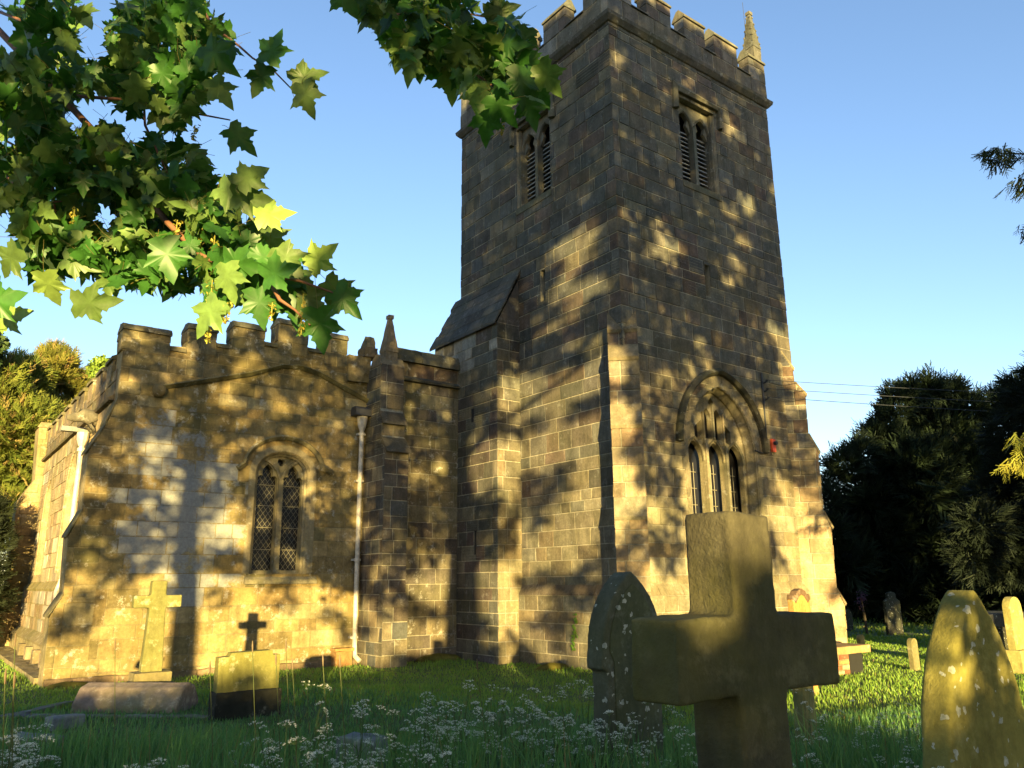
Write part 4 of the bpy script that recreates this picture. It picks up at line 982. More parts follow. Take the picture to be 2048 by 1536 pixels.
small_head(1790, 1183, 1264, 25, .85, 'dark shouldered headstone in shade under the big yew', (.05, .05, .045), top='sh', mat=M_grave)
small_head(1696, 1218, 1252, 27, .5, 'small dark headstone in deep shade right beside the tower edge', (.035, .035, .03), mat=M_grave)
small_head(2042, 1193, 1332, 15, .48, 'pale yellow round-topped headstone on a stone base at the right edge', (.42, .36, .13), base=True, t=.14)
p = at(1990, 1300, 19); e = empty('chest_tomb', (p[0], p[1], gz(p[0], p[1])), R_(0)); tag(e, 'dark chest tomb with a flat grey lid behind the ogival headstone', 'tomb')
m = MB(); m.box((-.9, -.4, -.3), (.85, .4, .58), (.045, .042, .04)); m.build('chest', M_grave, e, bevel=.01, jitter=.006)
m = MB(); m.box((-1.0, -.5, .59), (.95, .5, .88), (.10, .10, .10)); m.build('lid', M_grave, e, bevel=.03, jitter=.004)
# grey kerb stones lost in the grass
for (xa, ya, xb, yb, d, lab) in ((20, 1478, 115, 1462, 6.6, 'flat grey kerb stone half buried in grass at the left edge'), (690, 1462, 760, 1480, 5.4, 'broken grey kerb stone among cow parsley in the middle foreground'), (150, 1440, 112, 1420, 8.0, 'short grey kerb stone at the left end of the coped gravestone')):
    a, b_ = at(xa, ya, d), at(xb, yb, d-.15); mid = (a+b_)/2
    e = empty('kerb_stone', (mid[0], mid[1], mid[2]-.05), math.atan2(b_[1]-a[1], b_[0]-a[0])); tag(e, lab, 'kerb stone'); L = max(.15, np.hypot(*(b_-a)[:2])/2)
    m = MB(); m.box((-L, -.09, -.5), (L, .09, .05), (.26, .27, .27)); m.build('stone', M_pale, e, bevel=.02, jitter=.012)
# moss cushions along the wall foot
for i, (x_, y_, r_) in enumerate(((-8.3, 5.05, .30), (-1.2, 4.85, .4), (-.35, 1.9, .33))):
    m = MB(); N = 12
    P_ = []; 
    for a in range(5):
        for k in range(N):
            th = 2*math.pi*k/N; rr = r_*math.cos(a*.38); P_.append((rr*1.5*math.cos(th), rr*.6*math.sin(th), r_*.45*math.sin(a*.38)))
    m.add(P_, [(a*N+k, a*N+(k+1) % N, (a+1)*N+(k+1) % N, (a+1)*N+k) for a in range(4) for k in range(N)] + [[4*N+k for k in range(N)]], (.14, .12, .02))
    o = m.build('moss_mound', M_moss, None, jitter=.03, smooth=True, loc=(x_, y_, gz(x_, y_)-.03)); tag(o, ('yellow moss cushion at the foot of the aisle corner', 'broad mossy hump at the foot of the nave wall', 'mossy hump at the foot of the north face of the tower')[i], 'moss')
# little ivy spray on the tower
V = []; F = []; C_ = []
for i in range(70):
    z = SPR.uniform(.35, 1.05); y = 1.55 + SPR.normal(0, .035) + .05*math.sin(z*5); s_ = SPR.uniform(.015, .032); b0 = len(V); t_ = SPR.uniform(0, 6.28)
    for k in range(4): V.append((-.135 - SPR.random()*.025, y + s_*math.cos(t_+k*1.571), z + s_*1.2*math.sin(t_+k*1.571)))
    F.append((b0, b0+1, b0+2, b0+3)); C_.append((.10, .19, .03))
tag(np_mesh('ivy', np.array(V), np.array(F), M_leaf, np.array(C_)), 'small sprig of green ivy growing on the lower tower wall', 'ivy')

# ------------------------------------------------------------------ cow parsley and grass stalks
def parsley(seed):
    r = np.random.default_rng(seed); root = empty('cow_parsley', (0, 0, 0)); H = r.uniform(.5, .72)
    st = MB(); heads = []
    main = [(0, 0, -.03), (r.normal(0, .02), r.normal(0, .02), H*.4), (r.normal(0, .04), r.normal(0, .04), H*.75)]
    st.tube(main, [.005, .004, .003], (.06, .10, .03), n=4)
    for k in range(int(r.integers(4, 7))):
        a = r.uniform(0, 6.28); zb_ = H*r.uniform(.35, .75); R0 = r.uniform(.04, .17); zt = H*r.uniform(.62, 1.12)
        tip = (main[1][0] + R0*math.cos(a), main[1][1] + R0*math.sin(a), zt); f = zb_/(H*.75)
        st.tube([(main[2][0]*f, main[2][1]*f, zb_), (tip[0]*.6, tip[1]*.6, (zb_+zt)/2+.03), tip], [.003, .0025, .0018], (.07, .11, .03), n=3)
        hd = MB(); nu = int(r.integers(8, 14)); hr = r.uniform(.028, .058); TM = Matrix.Rotation(r.normal(0, .38), 3, 'X') @ Matrix.Rotation(r.normal(0, .38), 3, 'Y')
        for q in range(nu):
            ang = q*2.4; rad = hr*math.sqrt((q+.5)/nu); up = tip[2] + .022 - rad*.22
            c0 = Vector(tip) + TM @ Vector((rad*math.cos(ang), rad*math.sin(ang), .030 - 8.5*rad*rad + r.uniform(-.003, .003))); hd.tube([tip, c0], .0009, (.10, .15, .05), 1, n=3, cap=False)
            for w in range(int(r.integers(8, 12))):
                a2 = r.uniform(0, 6.28); r2 = .0095*math.sqrt(r.random()); s_ = r.uniform(.0022, .0036); t_ = r.uniform(0, 6.28)
                c1 = c0 + Vector((r2*math.cos(a2), r2*math.sin(a2), r.uniform(-.004, .005))); n_ = Vector((r.normal(0, .8), r.normal(0, .8), 1)).normalized(); u_ = n_.orthogonal().normalized(); w_ = n_.cross(u_)
                hd.add([c1 + (u_*math.cos(t_+k_*1.2566) + w_*math.sin(t_+k_*1.2566))*s_ for k_ in range(5)], [(0, 1, 2, 3, 4)], (.74, .74, .62), 0)
        heads.append(hd)
    for k in range(9):     # ferny leaves
        a = r.uniform(0, 6.28); z0 = r.uniform(.02, H*.5); L = r.uniform(.10, .2); d = Vector((math.cos(a), math.sin(a), r.uniform(.0, .7))).normalized(); sd = Vector((-math.sin(a), math.cos(a), 0))
        for q in range(9):
            f = (q+1)/9; c = Vector((0, 0, z0)) + d*L*f; ww_ = L*.34*(1.15-f)
            for sg_ in (-1, 1):
                e1 = c + sd*sg_*ww_ + d*ww_*.5; st.add([c, c + (e1-c)*.5 + d*.008, e1, c + (e1-c)*.5 - d*.010], [(0, 1, 2, 3)], (.045, .085, .02))
    st.build('stem', M_grassb, root, fix=False)
    for hd in heads: hd.build('flower_head', [M_flower, M_grassb], root, fix=False)
    return root
protos = [parsley(100+i) for i in range(6)]
used = [False]*6
def place_parsley(x, y, s, label, group):
    i = int(SPR.integers(0, 6)); src = protos[i]
    if not used[i]: r = src; used[i] = True
    else:
        r = src.copy(); COL.objects.link(r)
        for ch in list(src.children):
            c = ch.copy(); COL.objects.link(c); c.parent = r
    r.location = (x, y, gz(x, y)); r.rotation_euler = (0, 0, SPR.uniform(0, 6.28)); r.scale = (s, s, s); tag(r, label, 'wildflower', group)
PL = [('white cow parsley plant flowering in the shaded long grass of the left foreground', 'cow parsley in the shaded long grass'),
      ('white cow parsley plant crowding the foot of the big cross and the white-spotted headstone', 'cow parsley round the cross and spotted headstone'),
      ('white cow parsley plant in the grass right of the big mossy cross', 'cow parsley right of the big cross')]
cnt = 0
while cnt < 300:
    d = 2.2 + 6.0*SPR.random()**1.35; l = SPR.uniform(-.70, .70)*d; px = 1024 + 1625*l/d
    xy = CAM[:2] + HEAD*d + RIGHT*l
    if d > 6.6 and SPR.random() < .8 and px < 1200: continue
    if d > 7.3 and px > 1550: continue
    if px < 720 and d > 5.3: continue
    if d > 6.0 and px < 1200: continue
    cl = mnoise.noise(Vector((xy[0]*.9+5, xy[1]*.9, 2)))
    if cl < (-.15 if 480 < px < 1270 and d < 5.6 else -.08 if px < 500 and d < 5 else .05): continue
    if 1140 < px < 1560: zone = 1
    elif px >= 1560: zone = 2
    else: zone = 0
    if zone == 1 and d < 5 and SPR.random() < .45: continue
    if abs(xy[0]+8.74) < .42 and abs(xy[1]+9.1) < .3: continue
    if 1790 < px < 2060 and 3.2 < d < 4.75 and SPR.random() < .8: continue
    if zone == 2 and SPR.random() < .35: continue
    s = SPR.uniform(.55, .86) * (1.0 if d > 3.2 else .8)
    if zone == 2: s *= .85
    place_parsley(xy[0], xy[1], s, *PL[zone]); cnt += 1
for px, py, d in ((572, 1298, 4.6), (585, 1335, 4.6), (646, 1327, 4.6), (552, 1215+110, 4.4), (230, 1295, 5), (30, 1288, 4), (10, 1362, 3.4), (28, 1370, 3.4), (420, 1340, 4.4), (680, 1330, 4.2), (955, 1335, 5), (505, 1300, 4.6)):
    p = at(px, py, d); m = MB(); g0 = Vector((p[0]+.05, p[1]-.04, gz(p[0], p[1]))); tip = Vector(p); dv = (tip-g0)
    m.tube([g0, g0 + dv*.5 + Vector((.015, 0, .02)), tip], .0022, (.10, .12, .04), n=4); o = m.build('grass_stalk', M_grassb)
    q = MB(); q.tube([tip - dv.normalized()*.012, tip + dv.normalized()*.02, tip + dv.normalized()*.05], [.003, .0052, .002], (.16, .11, .06), n=6); q.build('seed_head', M_grassb, o)
    tag(o, 'thin grass stalk with a brown seed head rising against the church wall', 'grass stalk', 'seeding grass stalks')

# ------------------------------------------------------------------ trees
LEAF_HALF = [(0, 0), (.15, -.08), (.40, -.03), (.335, .07), (.38, .15), (.275, .245), (.42, .33), (.44, .43), (.60, .60), (.45, .575), (.38, .63), (.28, .595), (.20, .635), (.255, .73), (.165, .78), (.13, .90), (0, 1.12)]
LEAF = np.array(LEAF_HALF + [(-x, y) for x, y in LEAF_HALF[-2:0:-1]])
LEAF_LO = np.array([(0, 0), (.36, .0), (.28, .25), (.52, .56), (.2, .62), (0, 1.04), (-.2, .62), (-.52, .56), (-.28, .25), (-.36, .0)])
def leaf_cloud(name, base, size, nrm, tip, cols, mat, shape=LEAF, fold=.22, droop=.25, parent=None, extra=None):
    """one mesh of lobed leaves; nrm face normal, tip direction of the blade"""
    n = len(base); nrm = nrm/np.linalg.norm(nrm, axis=1, keepdims=True); tip = tip - nrm*(tip*nrm).sum(1, keepdims=True); tip /= np.linalg.norm(tip, axis=1, keepdims=True)
    side = np.cross(tip, nrm); k = len(shape)
    sh = np.vstack([shape, [[0, .36]]]); x, y = sh[:, 0], sh[:, 1]
    fo = SPR.uniform(.3, 1.6, n)[:, None]*fold; dr = SPR.uniform(.2, 1.8, n)[:, None]*droop
    zz = np.abs(x)[None]*fo - dr*(y[None]**2) - .10*np.abs(x)[None]**2*4 + .05*np.sin(9*x[None] + 5*y[None] + SPR.uniform(0, 6, n)[:, None])
    V = base[:, None] + size[:, None, None]*(side[:, None]*x[None, :, None] + tip[:, None]*y[None, :, None] + nrm[:, None]*zz[:, :, None])
    F = np.array([(i, (i+1) % k, k) for i in range(k)]); FF = (np.arange(n)[:, None, None]*(k+1) + F[None]).reshape(-1, 3)
    V = V.reshape(-1, 3); CC = np.repeat(cols, k, axis=0)
    if extra is not None:       # leaf stalks, one mesh with their leaves
        tri = [t for f in extra.f for t in ((f[0], f[1], f[2]), (f[0], f[2], f[3]))]
        FF = np.vstack([FF, np.array(tri) + len(V)]); V = np.vstack([V, np.array(extra.v)]); CC = np.vstack([CC, np.tile((.2, .17, .05), (len(tri), 1))])
    return np_mesh(name, V, FF, mat, CC, parent=parent, smooth=True)
def rnd_dir(n): v = SPR.normal(0, 1, (n, 3)); return v/np.linalg.norm(v, axis=1, keepdims=True)
SH = np.array([.4745, .8803]); PV = np.array([.8803, -.4745]); CE, SE = math.cos(SUN_EL), math.sin(SUN_EL)
def sunpt(p, q, s): xy = PV*p + SH*s; return np.array([xy[0], xy[1], (q - s*SE)/CE])

def cover(p, q):  # wanted share of shade, used to place leaves in the unseen crowns
    if p < -10.6: return .12 if q > 4 else .0
    if p < -4.6:
        if q < .45 or (-7.7 < p < -6.6 and q < 1.35): return 0
        if q < 1.0: return .05
        if q < 1.6: return .36
        return (.36 if p > -6.2 else .5) if q < 2.2 else .72
    if p < -2.9:
        if q < .45: return 0
        if q < 1.3: return .0 if p < -3.3 else .08
        return .64 if q < 3 else .80 if q < 9 else .95
    if -2.1 < p < -.7 and q < .9: return .50
    if q < .45: return 0
    if p < 0:
        if q > 9.3: return 1.1
        if q > 6.2: return .74
        if q > 3: return .48
        return .40 if q > 1.0 else .22
    if p < 5.6:
        if q > 9.3: return 1.1 if p < 2.4 else .80
        if q > 6.5: return .70
        if q > 4.9: return .62
        if q > 3.2: return .60 if p < 3.6 else .44
        if q > 2.2: return .34 if p < 1.2 else .10
        return .12 if p < .6 else .02
    if p < 9.8: return .04 if q < 3 else .25
    return .0
def canopy(parent, p0, p1, s0, seed):
    B = []; cell = .30
    for p in np.arange(p0, p1, cell):
        for q in np.arange(.12, 15.0, cell):
            c = cover(p, q); f_ = 1.6 if p < -4.6 else 3.0 if p < -.9 and q < .9 else .78
            nz = .5 + 1.0*(mnoise.noise(Vector((p*.85*f_, q*.95*f_, seed))) * .75 + mnoise.noise(Vector((p*2.4, q*2.4, seed+9))) * .5)
            if nz < c:
                s = s0 + SPR.uniform(-2.2, 1.2)
                for k in range(58 if q > 6 and p > -2.9 else 36): B.append(sunpt(p + SPR.normal(0, .125), q + SPR.normal(0, .125), s + SPR.normal(0, .3)))
    B = np.array(B); n = len(B); nr = rnd_dir(n); nr[:, 2] = np.abs(nr[:, 2]) + .2; nr[:, :2] -= SH*.5
    tp = rnd_dir(n); tp[:, 2] -= .8; k = SPR.random((n, 1)); cols = np.array((.035, .075, .014)) + np.array((.05, .055, .012))*k
    return leaf_cloud('crown', B, SPR.uniform(.11, .18, n), nr, tp, cols, M_leafb, LEAF_LO, parent=parent)
def limb_tree(parent, p, s, h, r0, seed, lean=(0, 0), spread=5.0, nl=9, zfirst=5.0):
    rr = np.random.default_rng(seed); xy = PV*p + SH*s; zb_ = gz(*xy) - .2
    m = MB(); pts = []; n = 9
    for i in range(n):
        t = i/(n-1); pts.append(Vector((xy[0] + lean[0]*t + rr.normal(0, .08), xy[1] + lean[1]*t + rr.normal(0, .08), zb_ + h*t)))
    rad = [r0*(1.45 if i == 0 else 1.1 if i == 1 else 1)*(1 - .85*(i/(n-1))) + .02 for i in range(n)]
    m.tube(pts, rad, (.09, .075, .05), n=12)
    m.build('trunk', M_bark, parent, smooth=True, jitter=0)
    for k in range(nl):
        z = zfirst + (h*.85 - zfirst)*k/nl; a = k*2.4 + rr.uniform(-.4, .4); L = spread*(1 - .5*k/nl)*rr.uniform(.7, 1.1); t = (z-zb_)/h
        c = Vector((xy[0] + lean[0]*t, xy[1] + lean[1]*t, z)); q = MB(); d = Vector((math.cos(a), math.sin(a), .45))
        q.tube([c, c + d*L*.35 + Vector((0, 0, .3)), c + d*L*.7 + Vector((rr.normal(0, .3), rr.normal(0, .3), .2)), c + d*L + Vector((0, 0, -.2))], [r0*.34*(1-.5*k/nl), r0*.22, r0*.12, .02], (.09, .075, .05), n=7)
        q.build('limb', M_bark, parent, smooth=True)
# tall sycamores behind the photographer; unseen crowns shaped to dapple the church
S0 = -19.0
tC = empty('sycamore_tree', tuple(PV*-8.3 + SH*S0) + (0,)); tC.location = (0, 0, 0); tag(tC, 'tall leafy sycamore whose low branch tips hang into view at the upper left', 'tree')
limb_tree(tC, -8.3, S0 - 1, 12.5, .25, 1, zfirst=6.0, nl=6)
canopy(tC, -12.5, -4.6, S0, 3.0)
tA = empty('sycamore_tree'); tag(tA, 'great sycamore with a thick trunk behind the photographer, shading the tower', 'tree')
limb_tree(tA, -2.93, S0 - 1, 17, .37, 2, spread=5, zfirst=6.5, nl=11)
canopy(tA, -4.6, 5.6, S0, 11.0)
# unseen hedge added behind the photographer, top shaped to shade the foreground
hb = []
for p in np.arange(-15, .6, .10):
    top = (.12 if p < -6.6 else .22 if p < -4.4 else .45 if p < -3.36 else .60 if p < -2.2 else .12) + .09*mnoise.noise(Vector((p*1.3, 0, 4))) + .05*mnoise.noise(Vector((p*5, 0, 7)))
    for k in range(110 if -4.4 < p < -2.2 else 50): hb.append(sunpt(p + SPR.normal(0, .06), top - .03 - 2.7*SPR.random()**1.6, -27 + SPR.normal(0, .4)))
hb = np.array(hb); hb = hb[hb[:, 2] > -.1]; n = len(hb)
hed = empty('hedge'); tag(hed, 'unseen green hedge added behind the photographer to shade the foreground', 'hedge')
leaf_cloud('foliage', hb, SPR.uniform(.12, .2, n), rnd_dir(n), rnd_dir(n), np.array((.03, .06, .012)) + np.array((.03, .04, .01))*SPR.random((n, 1)), M_leafb, LEAF_LO, parent=hed)
m = MB(); a, b_ = sunpt(-15, -2.6, -27.05), sunpt(.4, -.1, -26.6); xy0, xy1 = PV*-15 + SH*-27, PV*.3 + SH*-27
dv = (xy1-xy0)/np.linalg.norm(xy1-xy0); nv = np.array([-dv[1], dv[0]])*.3
m.add([(*(xy0-nv), -.3), (*(xy1-nv), -.3), (*(xy1+nv), -.3), (*(xy0+nv), -.3), (*(xy0-nv), 2.35), (*(xy1-nv), 2.35), (*(xy1+nv), 2.35), (*(xy0+nv), 2.35)], [(0, 3, 2, 1), (4, 5, 6, 7), (0, 1, 5, 4), (1, 2, 6, 5), (2, 3, 7, 6), (3, 0, 4, 7)], (.02, .03, .01)); m.build('solid_core', M_yew, hed, jitter=0)  # solid box added inside the hedge to stop the low sun

# ---- the branch tips that hang into view
def tube_px(m, pts, r0, r1, col=(.2, .09, .045)):
    P_ = [at(*q) for q in pts]; n = len(P_); m.tube(P_, [r0 + (r1-r0)*i/(n-1) for i in range(n)], col, n=6)
BR = [  # (pixel x, pixel y, depth)
 [(-700, -500, 4.5), (-300, -180, 3.9), (-60, 0, 3.6), (120, 190, 3.3), (250, 330, 3.05), (330, 440, 2.9), (400, 510, 2.8), (450, 532, 2.75), (530, 548, 2.7), (600, 562, 2.65), (665, 585, 2.6)],
 [(-60, 0, 3.6), (40, 40, 3.3), (62, 110, 3.2), (75, 205, 3.1), (92, 280, 3.05), (102, 350, 3.0), (112, 440, 2.95), (135, 500, 2.9)],
 [(-300, 150, 3.6), (0, 275, 3.3), (55, 305, 3.2), (95, 345, 3.1)],
 [(-250, 200, 3.4), (0, 340, 3.1), (42, 380, 3.0), (82, 406, 2.95), (132, 402, 2.9)],
 [(120, -300, 3.8), (290, -90, 3.4), (395, 0, 3.2), (425, 52, 3.1), (478, 92, 3.0), (505, 116, 2.95), (548, 142, 2.9), (590, 185, 2.85)],
 [(250, 20, 3.3), (285, 160, 3.2), (290, 250, 3.1), (325, 325, 3.0), (360, 400, 2.95)],
 [(120, 190, 3.3), (260, 200, 3.2), (380, 225, 3.0), (460, 240, 2.9)],
 [(530, 548, 2.7), (560, 600, 2.66), (590, 620, 2.65), (620, 650, 2.6)],
]
BT = [[(300, -700, 5.2), (480, -320, 4.6), (640, -80, 4.2), (790, 30, 3.9), (900, 112, 3.7), (985, 172, 3.6), (1050, 205, 3.55)], [(790, 30, 3.9), (900, 20, 3.8), (1000, 40, 3.7)], [(900, 112, 3.7), (940, 190, 3.6), (985, 235, 3.55)]]
for L_, nm in ((BR, 'branch'), (BT, 'branch')):
    m = MB()
    for i, b_ in enumerate(L_): tube_px(m, b_, .022 if i == 0 else .009, .0035 if i == 0 else .0028)
    m.build(nm, M_twig, tC, smooth=True)
lb = []; ls = []; ln = []; lt = []; lc = []
petioles = MB()
TOC = -CD
def put_leaf(px, py, d, size, face=None, bright=None):
    p = at(px, py, d); n_ = -CD*SPR.uniform(.5, 1.2) + np.array((0, 0, .55))*SPR.uniform(-.2, 1.4) + rnd_dir(1)[0]*1.05
    t_ = np.array((0, 0, -1.0))*SPR.uniform(.3, 1) + CR*SPR.normal(.15, .6) + rnd_dir(1)[0]*.3
    if face is not None: n_ = -CD + rnd_dir(1)[0]*.35; t_ = CR*math.cos(face) + CU*math.sin(face) + rnd_dir(1)[0]*.15
    n_ /= np.linalg.norm(n_); t_ = t_ - n_*(t_@n_); t_ /= np.linalg.norm(t_)
    b0 = p - t_*size*.45; lb.append(b0); ls.append(size); ln.append(n_); lt.append(t_)
    under = SPR.random() < .42
    c = np.array((.125, .205, .055)) if under else np.array((.040, .125, .022))
    if bright: c = np.array((.20, .29, .07))
    lc.append(c*SPR.uniform(.65, 1.3))
    q_ = rnd_dir(1)[0]*.05
    if SPR.random() < .5: petioles.tube([b0 + t_*size*.02, b0 - t_*size*.2 + q_*.6, b0 - t_*size*.35 + q_*1.6], .0011, (.16, .15, .04), n=3, cap=False)
MASS = [(130, 130, 190, 170, 120, .9), (310, 90, 150, 110, 70, .7), (140, 370, 180, 140, 100, .8), (390, 190, 80, 90, 26, .5), (320, 390, 110, 110, 48, .6), (460, 460, 80, 80, 26, .4), (100, 490, 100, 60, 26, .4), (370, 530, 110, 50, 20, .3), (240, 520, 100, 50, 20, .3), (550, 570, 60, 40, 9, .2), (20, 250, 90, 220, 50, .8)]
for cx, cy, rx, ry, n, dd in MASS:
    for k in range(int(n*4.4)):
        a = SPR.uniform(0, 6.28); r = math.sqrt(SPR.random()); x = cx + rx*r*math.cos(a); y = cy + ry*r*math.sin(a)
        if mnoise.noise(Vector((x*.011, y*.011, 1.5))) < -.30: continue
        put_leaf(x, y, 2.75 + dd*SPR.random()*1.4, SPR.uniform(.055, .13))
for x, y, f in ((545, 95, 1.2), (520, 158, -1.9), (612, 150, .5), (612, 195, -1.2), (480, 275, -.6), (545, 428, .2), (640, 515, .7), (690, 600, -.8), (640, 655, -1.3), (590, 615, -1.5), (520, 612, -1.4), (430, 600, -1.6), (555, 545, .2), (505, 545, -.3), (185, 607, -.1), (95, 575, -1.5), (20, 632, .1), (462, 385, -.4), (500, 350, .8), (500, 395, -.3), (430, 110, -.6), (440, 180, -1.0), (0, 600, .2), (335, 515, -1.4), (15, 520, -2.4), (570, 575, -1.2), (545, 590, -1.9), (500, 590, -1.0), (460, 590, -1.7), (620, 600, -.9), (480, 530, -.3), (530, 510, .4), (575, 520, -.8), (415, 630, -2.2), (455, 560, -1.3), (675, 585, -.6), (520, 460, -.3), (545, 480, -.9), (505, 480, -1.3)):
    put_leaf(x, y, SPR.uniform(2.6, 2.9), SPR.uniform(.125, .15), f, bright=(x, y) in ((545, 428), (640, 515), (20, 632), (95, 575)))
TOPM = [(840, 20, 110, 60, 46), (870, 95, 90, 50, 30), (950, 120, 75, 60, 26), (1005, 70, 50, 45, 10), (1040, 160, 50, 50, 10)]
for cx, cy, rx, ry, n in TOPM:
    for k in range(int(n*2.8)):
        a = SPR.uniform(0, 6.28); r = math.sqrt(SPR.random()); put_leaf(cx + rx*r*math.cos(a), cy + ry*r*math.sin(a), 3.3 + SPR.random()*.9, SPR.uniform(.08, .155))
for x, y, f in ((742, 25, -1.2), (690, -5, -1.0), (765, 45, -1.5), (720, 5, -1.3), (800, 100, -1.8), (905, 165, -1.5), (930, 150, -1.0), (972, 245, -1.7), (1003, 215, -1.0), (1045, 165, -1.3), (1062, 215, -1.1), (1095, 155, -1.0), (955, 190, -1.6), (1000, 20, .3), (820, 130, -1.8), (880, 140, -1.2), (850, 100, -1.6)):
    put_leaf(x, y, SPR.uniform(3.3, 3.6), SPR.uniform(.16, .185), f)
leaf_cloud('foliage', np.array(lb), np.array(ls), np.array(ln), np.array(lt), np.array(lc), M_leaf, LEAF, parent=tC, extra=petioles)
def seedcluster(px, py, d, L):
    m = MB(); p = at(px, py, d); r = SPR
    m.tube([p, p + np.array((0, 0, -L))], .002, (.30, .28, .06), n=4)
    for k in range(int(L*520)):
        z = -L*r.random()**.9; a = r.uniform(0, 6.28); rad = .016*(1.1 - .6*abs(z)/L)*r.uniform(.4, 1.1); c = p + np.array((rad*math.cos(a), rad*math.sin(a), z)); s_ = r.uniform(.003, .0055); q = rnd_dir(1)[0]; u_ = np.cross(q, (0, 0, 1.)); u_ /= np.linalg.norm(u_)+1e-6
        m.add([c-u_*s_-q*s_*1.6, c+u_*s_-q*s_*.4, c+u_*s_*.4+q*s_*1.6, c-u_*s_*.9+q*s_*.5], [(0, 1, 2, 3)], (.42, .34, .07) if r.random() < .6 else (.30, .32, .06))
    return m.build('seed_cluster', M_seed, tC, fix=False)
for px, py, d, L in ((425, 560, 2.65, .24), (607, 588, 2.6, .15), (545, 605, 2.65, .07), (355, 440, 2.8, .07), (405, 450, 2.8, .09), (390, 250, 2.8, .07), (1003, 235, 3.5, .10), (150, 415, 2.8, .07), (430, 470, 2.75, .08), (45, 400, 2.8, .07), (455, 605, 2.62, .08)): seedcluster(px, py, d, L)

# ---- conifers
def sprays(name, C, D, L, cols, parent, mat, nb=9, wid=.16, spread=.75):
    """drooping needle sprays: nb narrow blades fanning from each centre C along direction D"""
    n = len(C); D = D/np.linalg.norm(D, axis=1, keepdims=True); V = np.zeros((n, nb, 4, 3)); 
    up = rnd_dir(n); S_ = np.cross(D, up); S_ /= np.linalg.norm(S_, axis=1, keepdims=True)
    for k in range(nb):
        f = k/(nb-1); b0 = C + D*(L*f*.8)[:, None]; an = (1 if k % 2 else -1)*SPR.uniform(.5, 1.0, n)*spread; bl = L*(.62-.35*f)*SPR.uniform(.7, 1.2, n)
        if k == nb-1: an = an*0
        dr = D*np.cos(an)[:, None] + S_*np.sin(an)[:, None] + rnd_dir(n)*.22; W = np.cross(dr, up); W /= np.linalg.norm(W, axis=1, keepdims=True); w = (bl*wid)[:, None]
        V[:, k, 0] = b0 - W*w*.5; V[:, k, 1] = b0 + W*w*.5; V[:, k, 2] = b0 + dr*bl[:, None] + W*w*.3; V[:, k, 3] = b0 + dr*bl[:, None] - W*w*.3
    F = np.arange(n*nb*4).reshape(-1, 4)
    return np_mesh(name, V.reshape(-1, 3), F, mat, np.repeat(cols, nb, axis=0), parent=parent)
def lumps_crown(parent, lumps, dens, L, c0, c1, upbias=.3, mat=M_yew, core=False, tipcol=None, wid=.16, name='crown'):
    C = []; D = []
    for (x, y, z, r, rz_) in lumps:
        n = int(dens*r*r); d = rnd_dir(n); rad = SPR.random(n)**.35
        d2 = d*np.array((r, r, rz_)); bump = np.array([1 + .25*mnoise.noise(Vector(tuple(q*2.2 + np.array((x, y, z))))) for q in d])
        C.append(np.array((x, y, z)) + d2*(rad*bump)[:, None]); dd = d.copy(); dd[:, 2] += upbias; dd += rnd_dir(n)*.45; D.append(dd)
    C = np.vstack(C); D = np.vstack(D); n = len(C); k = SPR.random((n, 1)); cols = np.array(c0)*(1-k) + np.array(c1)*k
    if tipcol is not None:
        t_ = (SPR.random(n) < .12); cols[t_] = tipcol
    g = C[:, 2] > -.1; o = sprays(name, C[g], D[g], SPR.uniform(L*.6, L*1.3, n)[g], cols[g], parent, mat, wid=wid)
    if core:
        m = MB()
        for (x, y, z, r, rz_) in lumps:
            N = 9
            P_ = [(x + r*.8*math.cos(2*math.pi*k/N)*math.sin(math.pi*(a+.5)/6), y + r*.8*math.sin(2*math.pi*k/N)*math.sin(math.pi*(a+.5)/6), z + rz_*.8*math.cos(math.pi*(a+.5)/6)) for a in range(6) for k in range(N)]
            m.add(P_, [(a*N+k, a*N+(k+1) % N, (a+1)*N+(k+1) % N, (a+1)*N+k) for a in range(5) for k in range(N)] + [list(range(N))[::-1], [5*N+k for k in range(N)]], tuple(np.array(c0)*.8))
        m.build('opaque_core', mat, parent, jitter=0)  # hidden dark solids, added so no light passes through the crown
    return o
def px_lumps(L_, d, dj=1.2):
    out = []
    for px, py, r in L_:
        p = at(px, py, d + SPR.uniform(-dj, dj)); rm = r*d/1576; out.append((p[0], p[1], p[2], rm, rm))
    return out
def trunk(parent, x, y, h, r, col=(.07, .05, .035)):
    m = MB(); z = gz(x, y); m.tube([(x, y, z-.3), (x, y, z+.3), (x+.05, y, z+h*.5), (x, y+.05, z+h)], [r*1.4, r, r*.8, r*.3], col, n=10); m.build('trunk', M_bark, parent, smooth=True)
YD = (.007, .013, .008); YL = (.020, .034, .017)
ty = empty('yew_tree'); tag(ty, 'big dark yew with a spiky outline standing right of the tower', 'tree')
lp = px_lumps([(1870, 850, 62), (1900, 880, 70), (1815, 925, 52), (1785, 965, 56), (1740, 1005, 50), (1700, 1035, 45), (1840, 960, 95), (1930, 960, 90), (1760, 1070, 90), (1860, 1080, 120), (1960, 1080, 110), (1690, 1120, 50), (1700, 1180, 55), (1800, 1180, 80), (1900, 1190, 80), (2010, 1180, 80), (2010, 1000, 90), (1985, 930, 50)], 30)
lp = [(x, y, z, r*.66, rz_*.66) for x, y, z, r, rz_ in lp]
lumps_crown(ty, lp, 520, .85, YD, YL, .6, wid=.14, core=True)
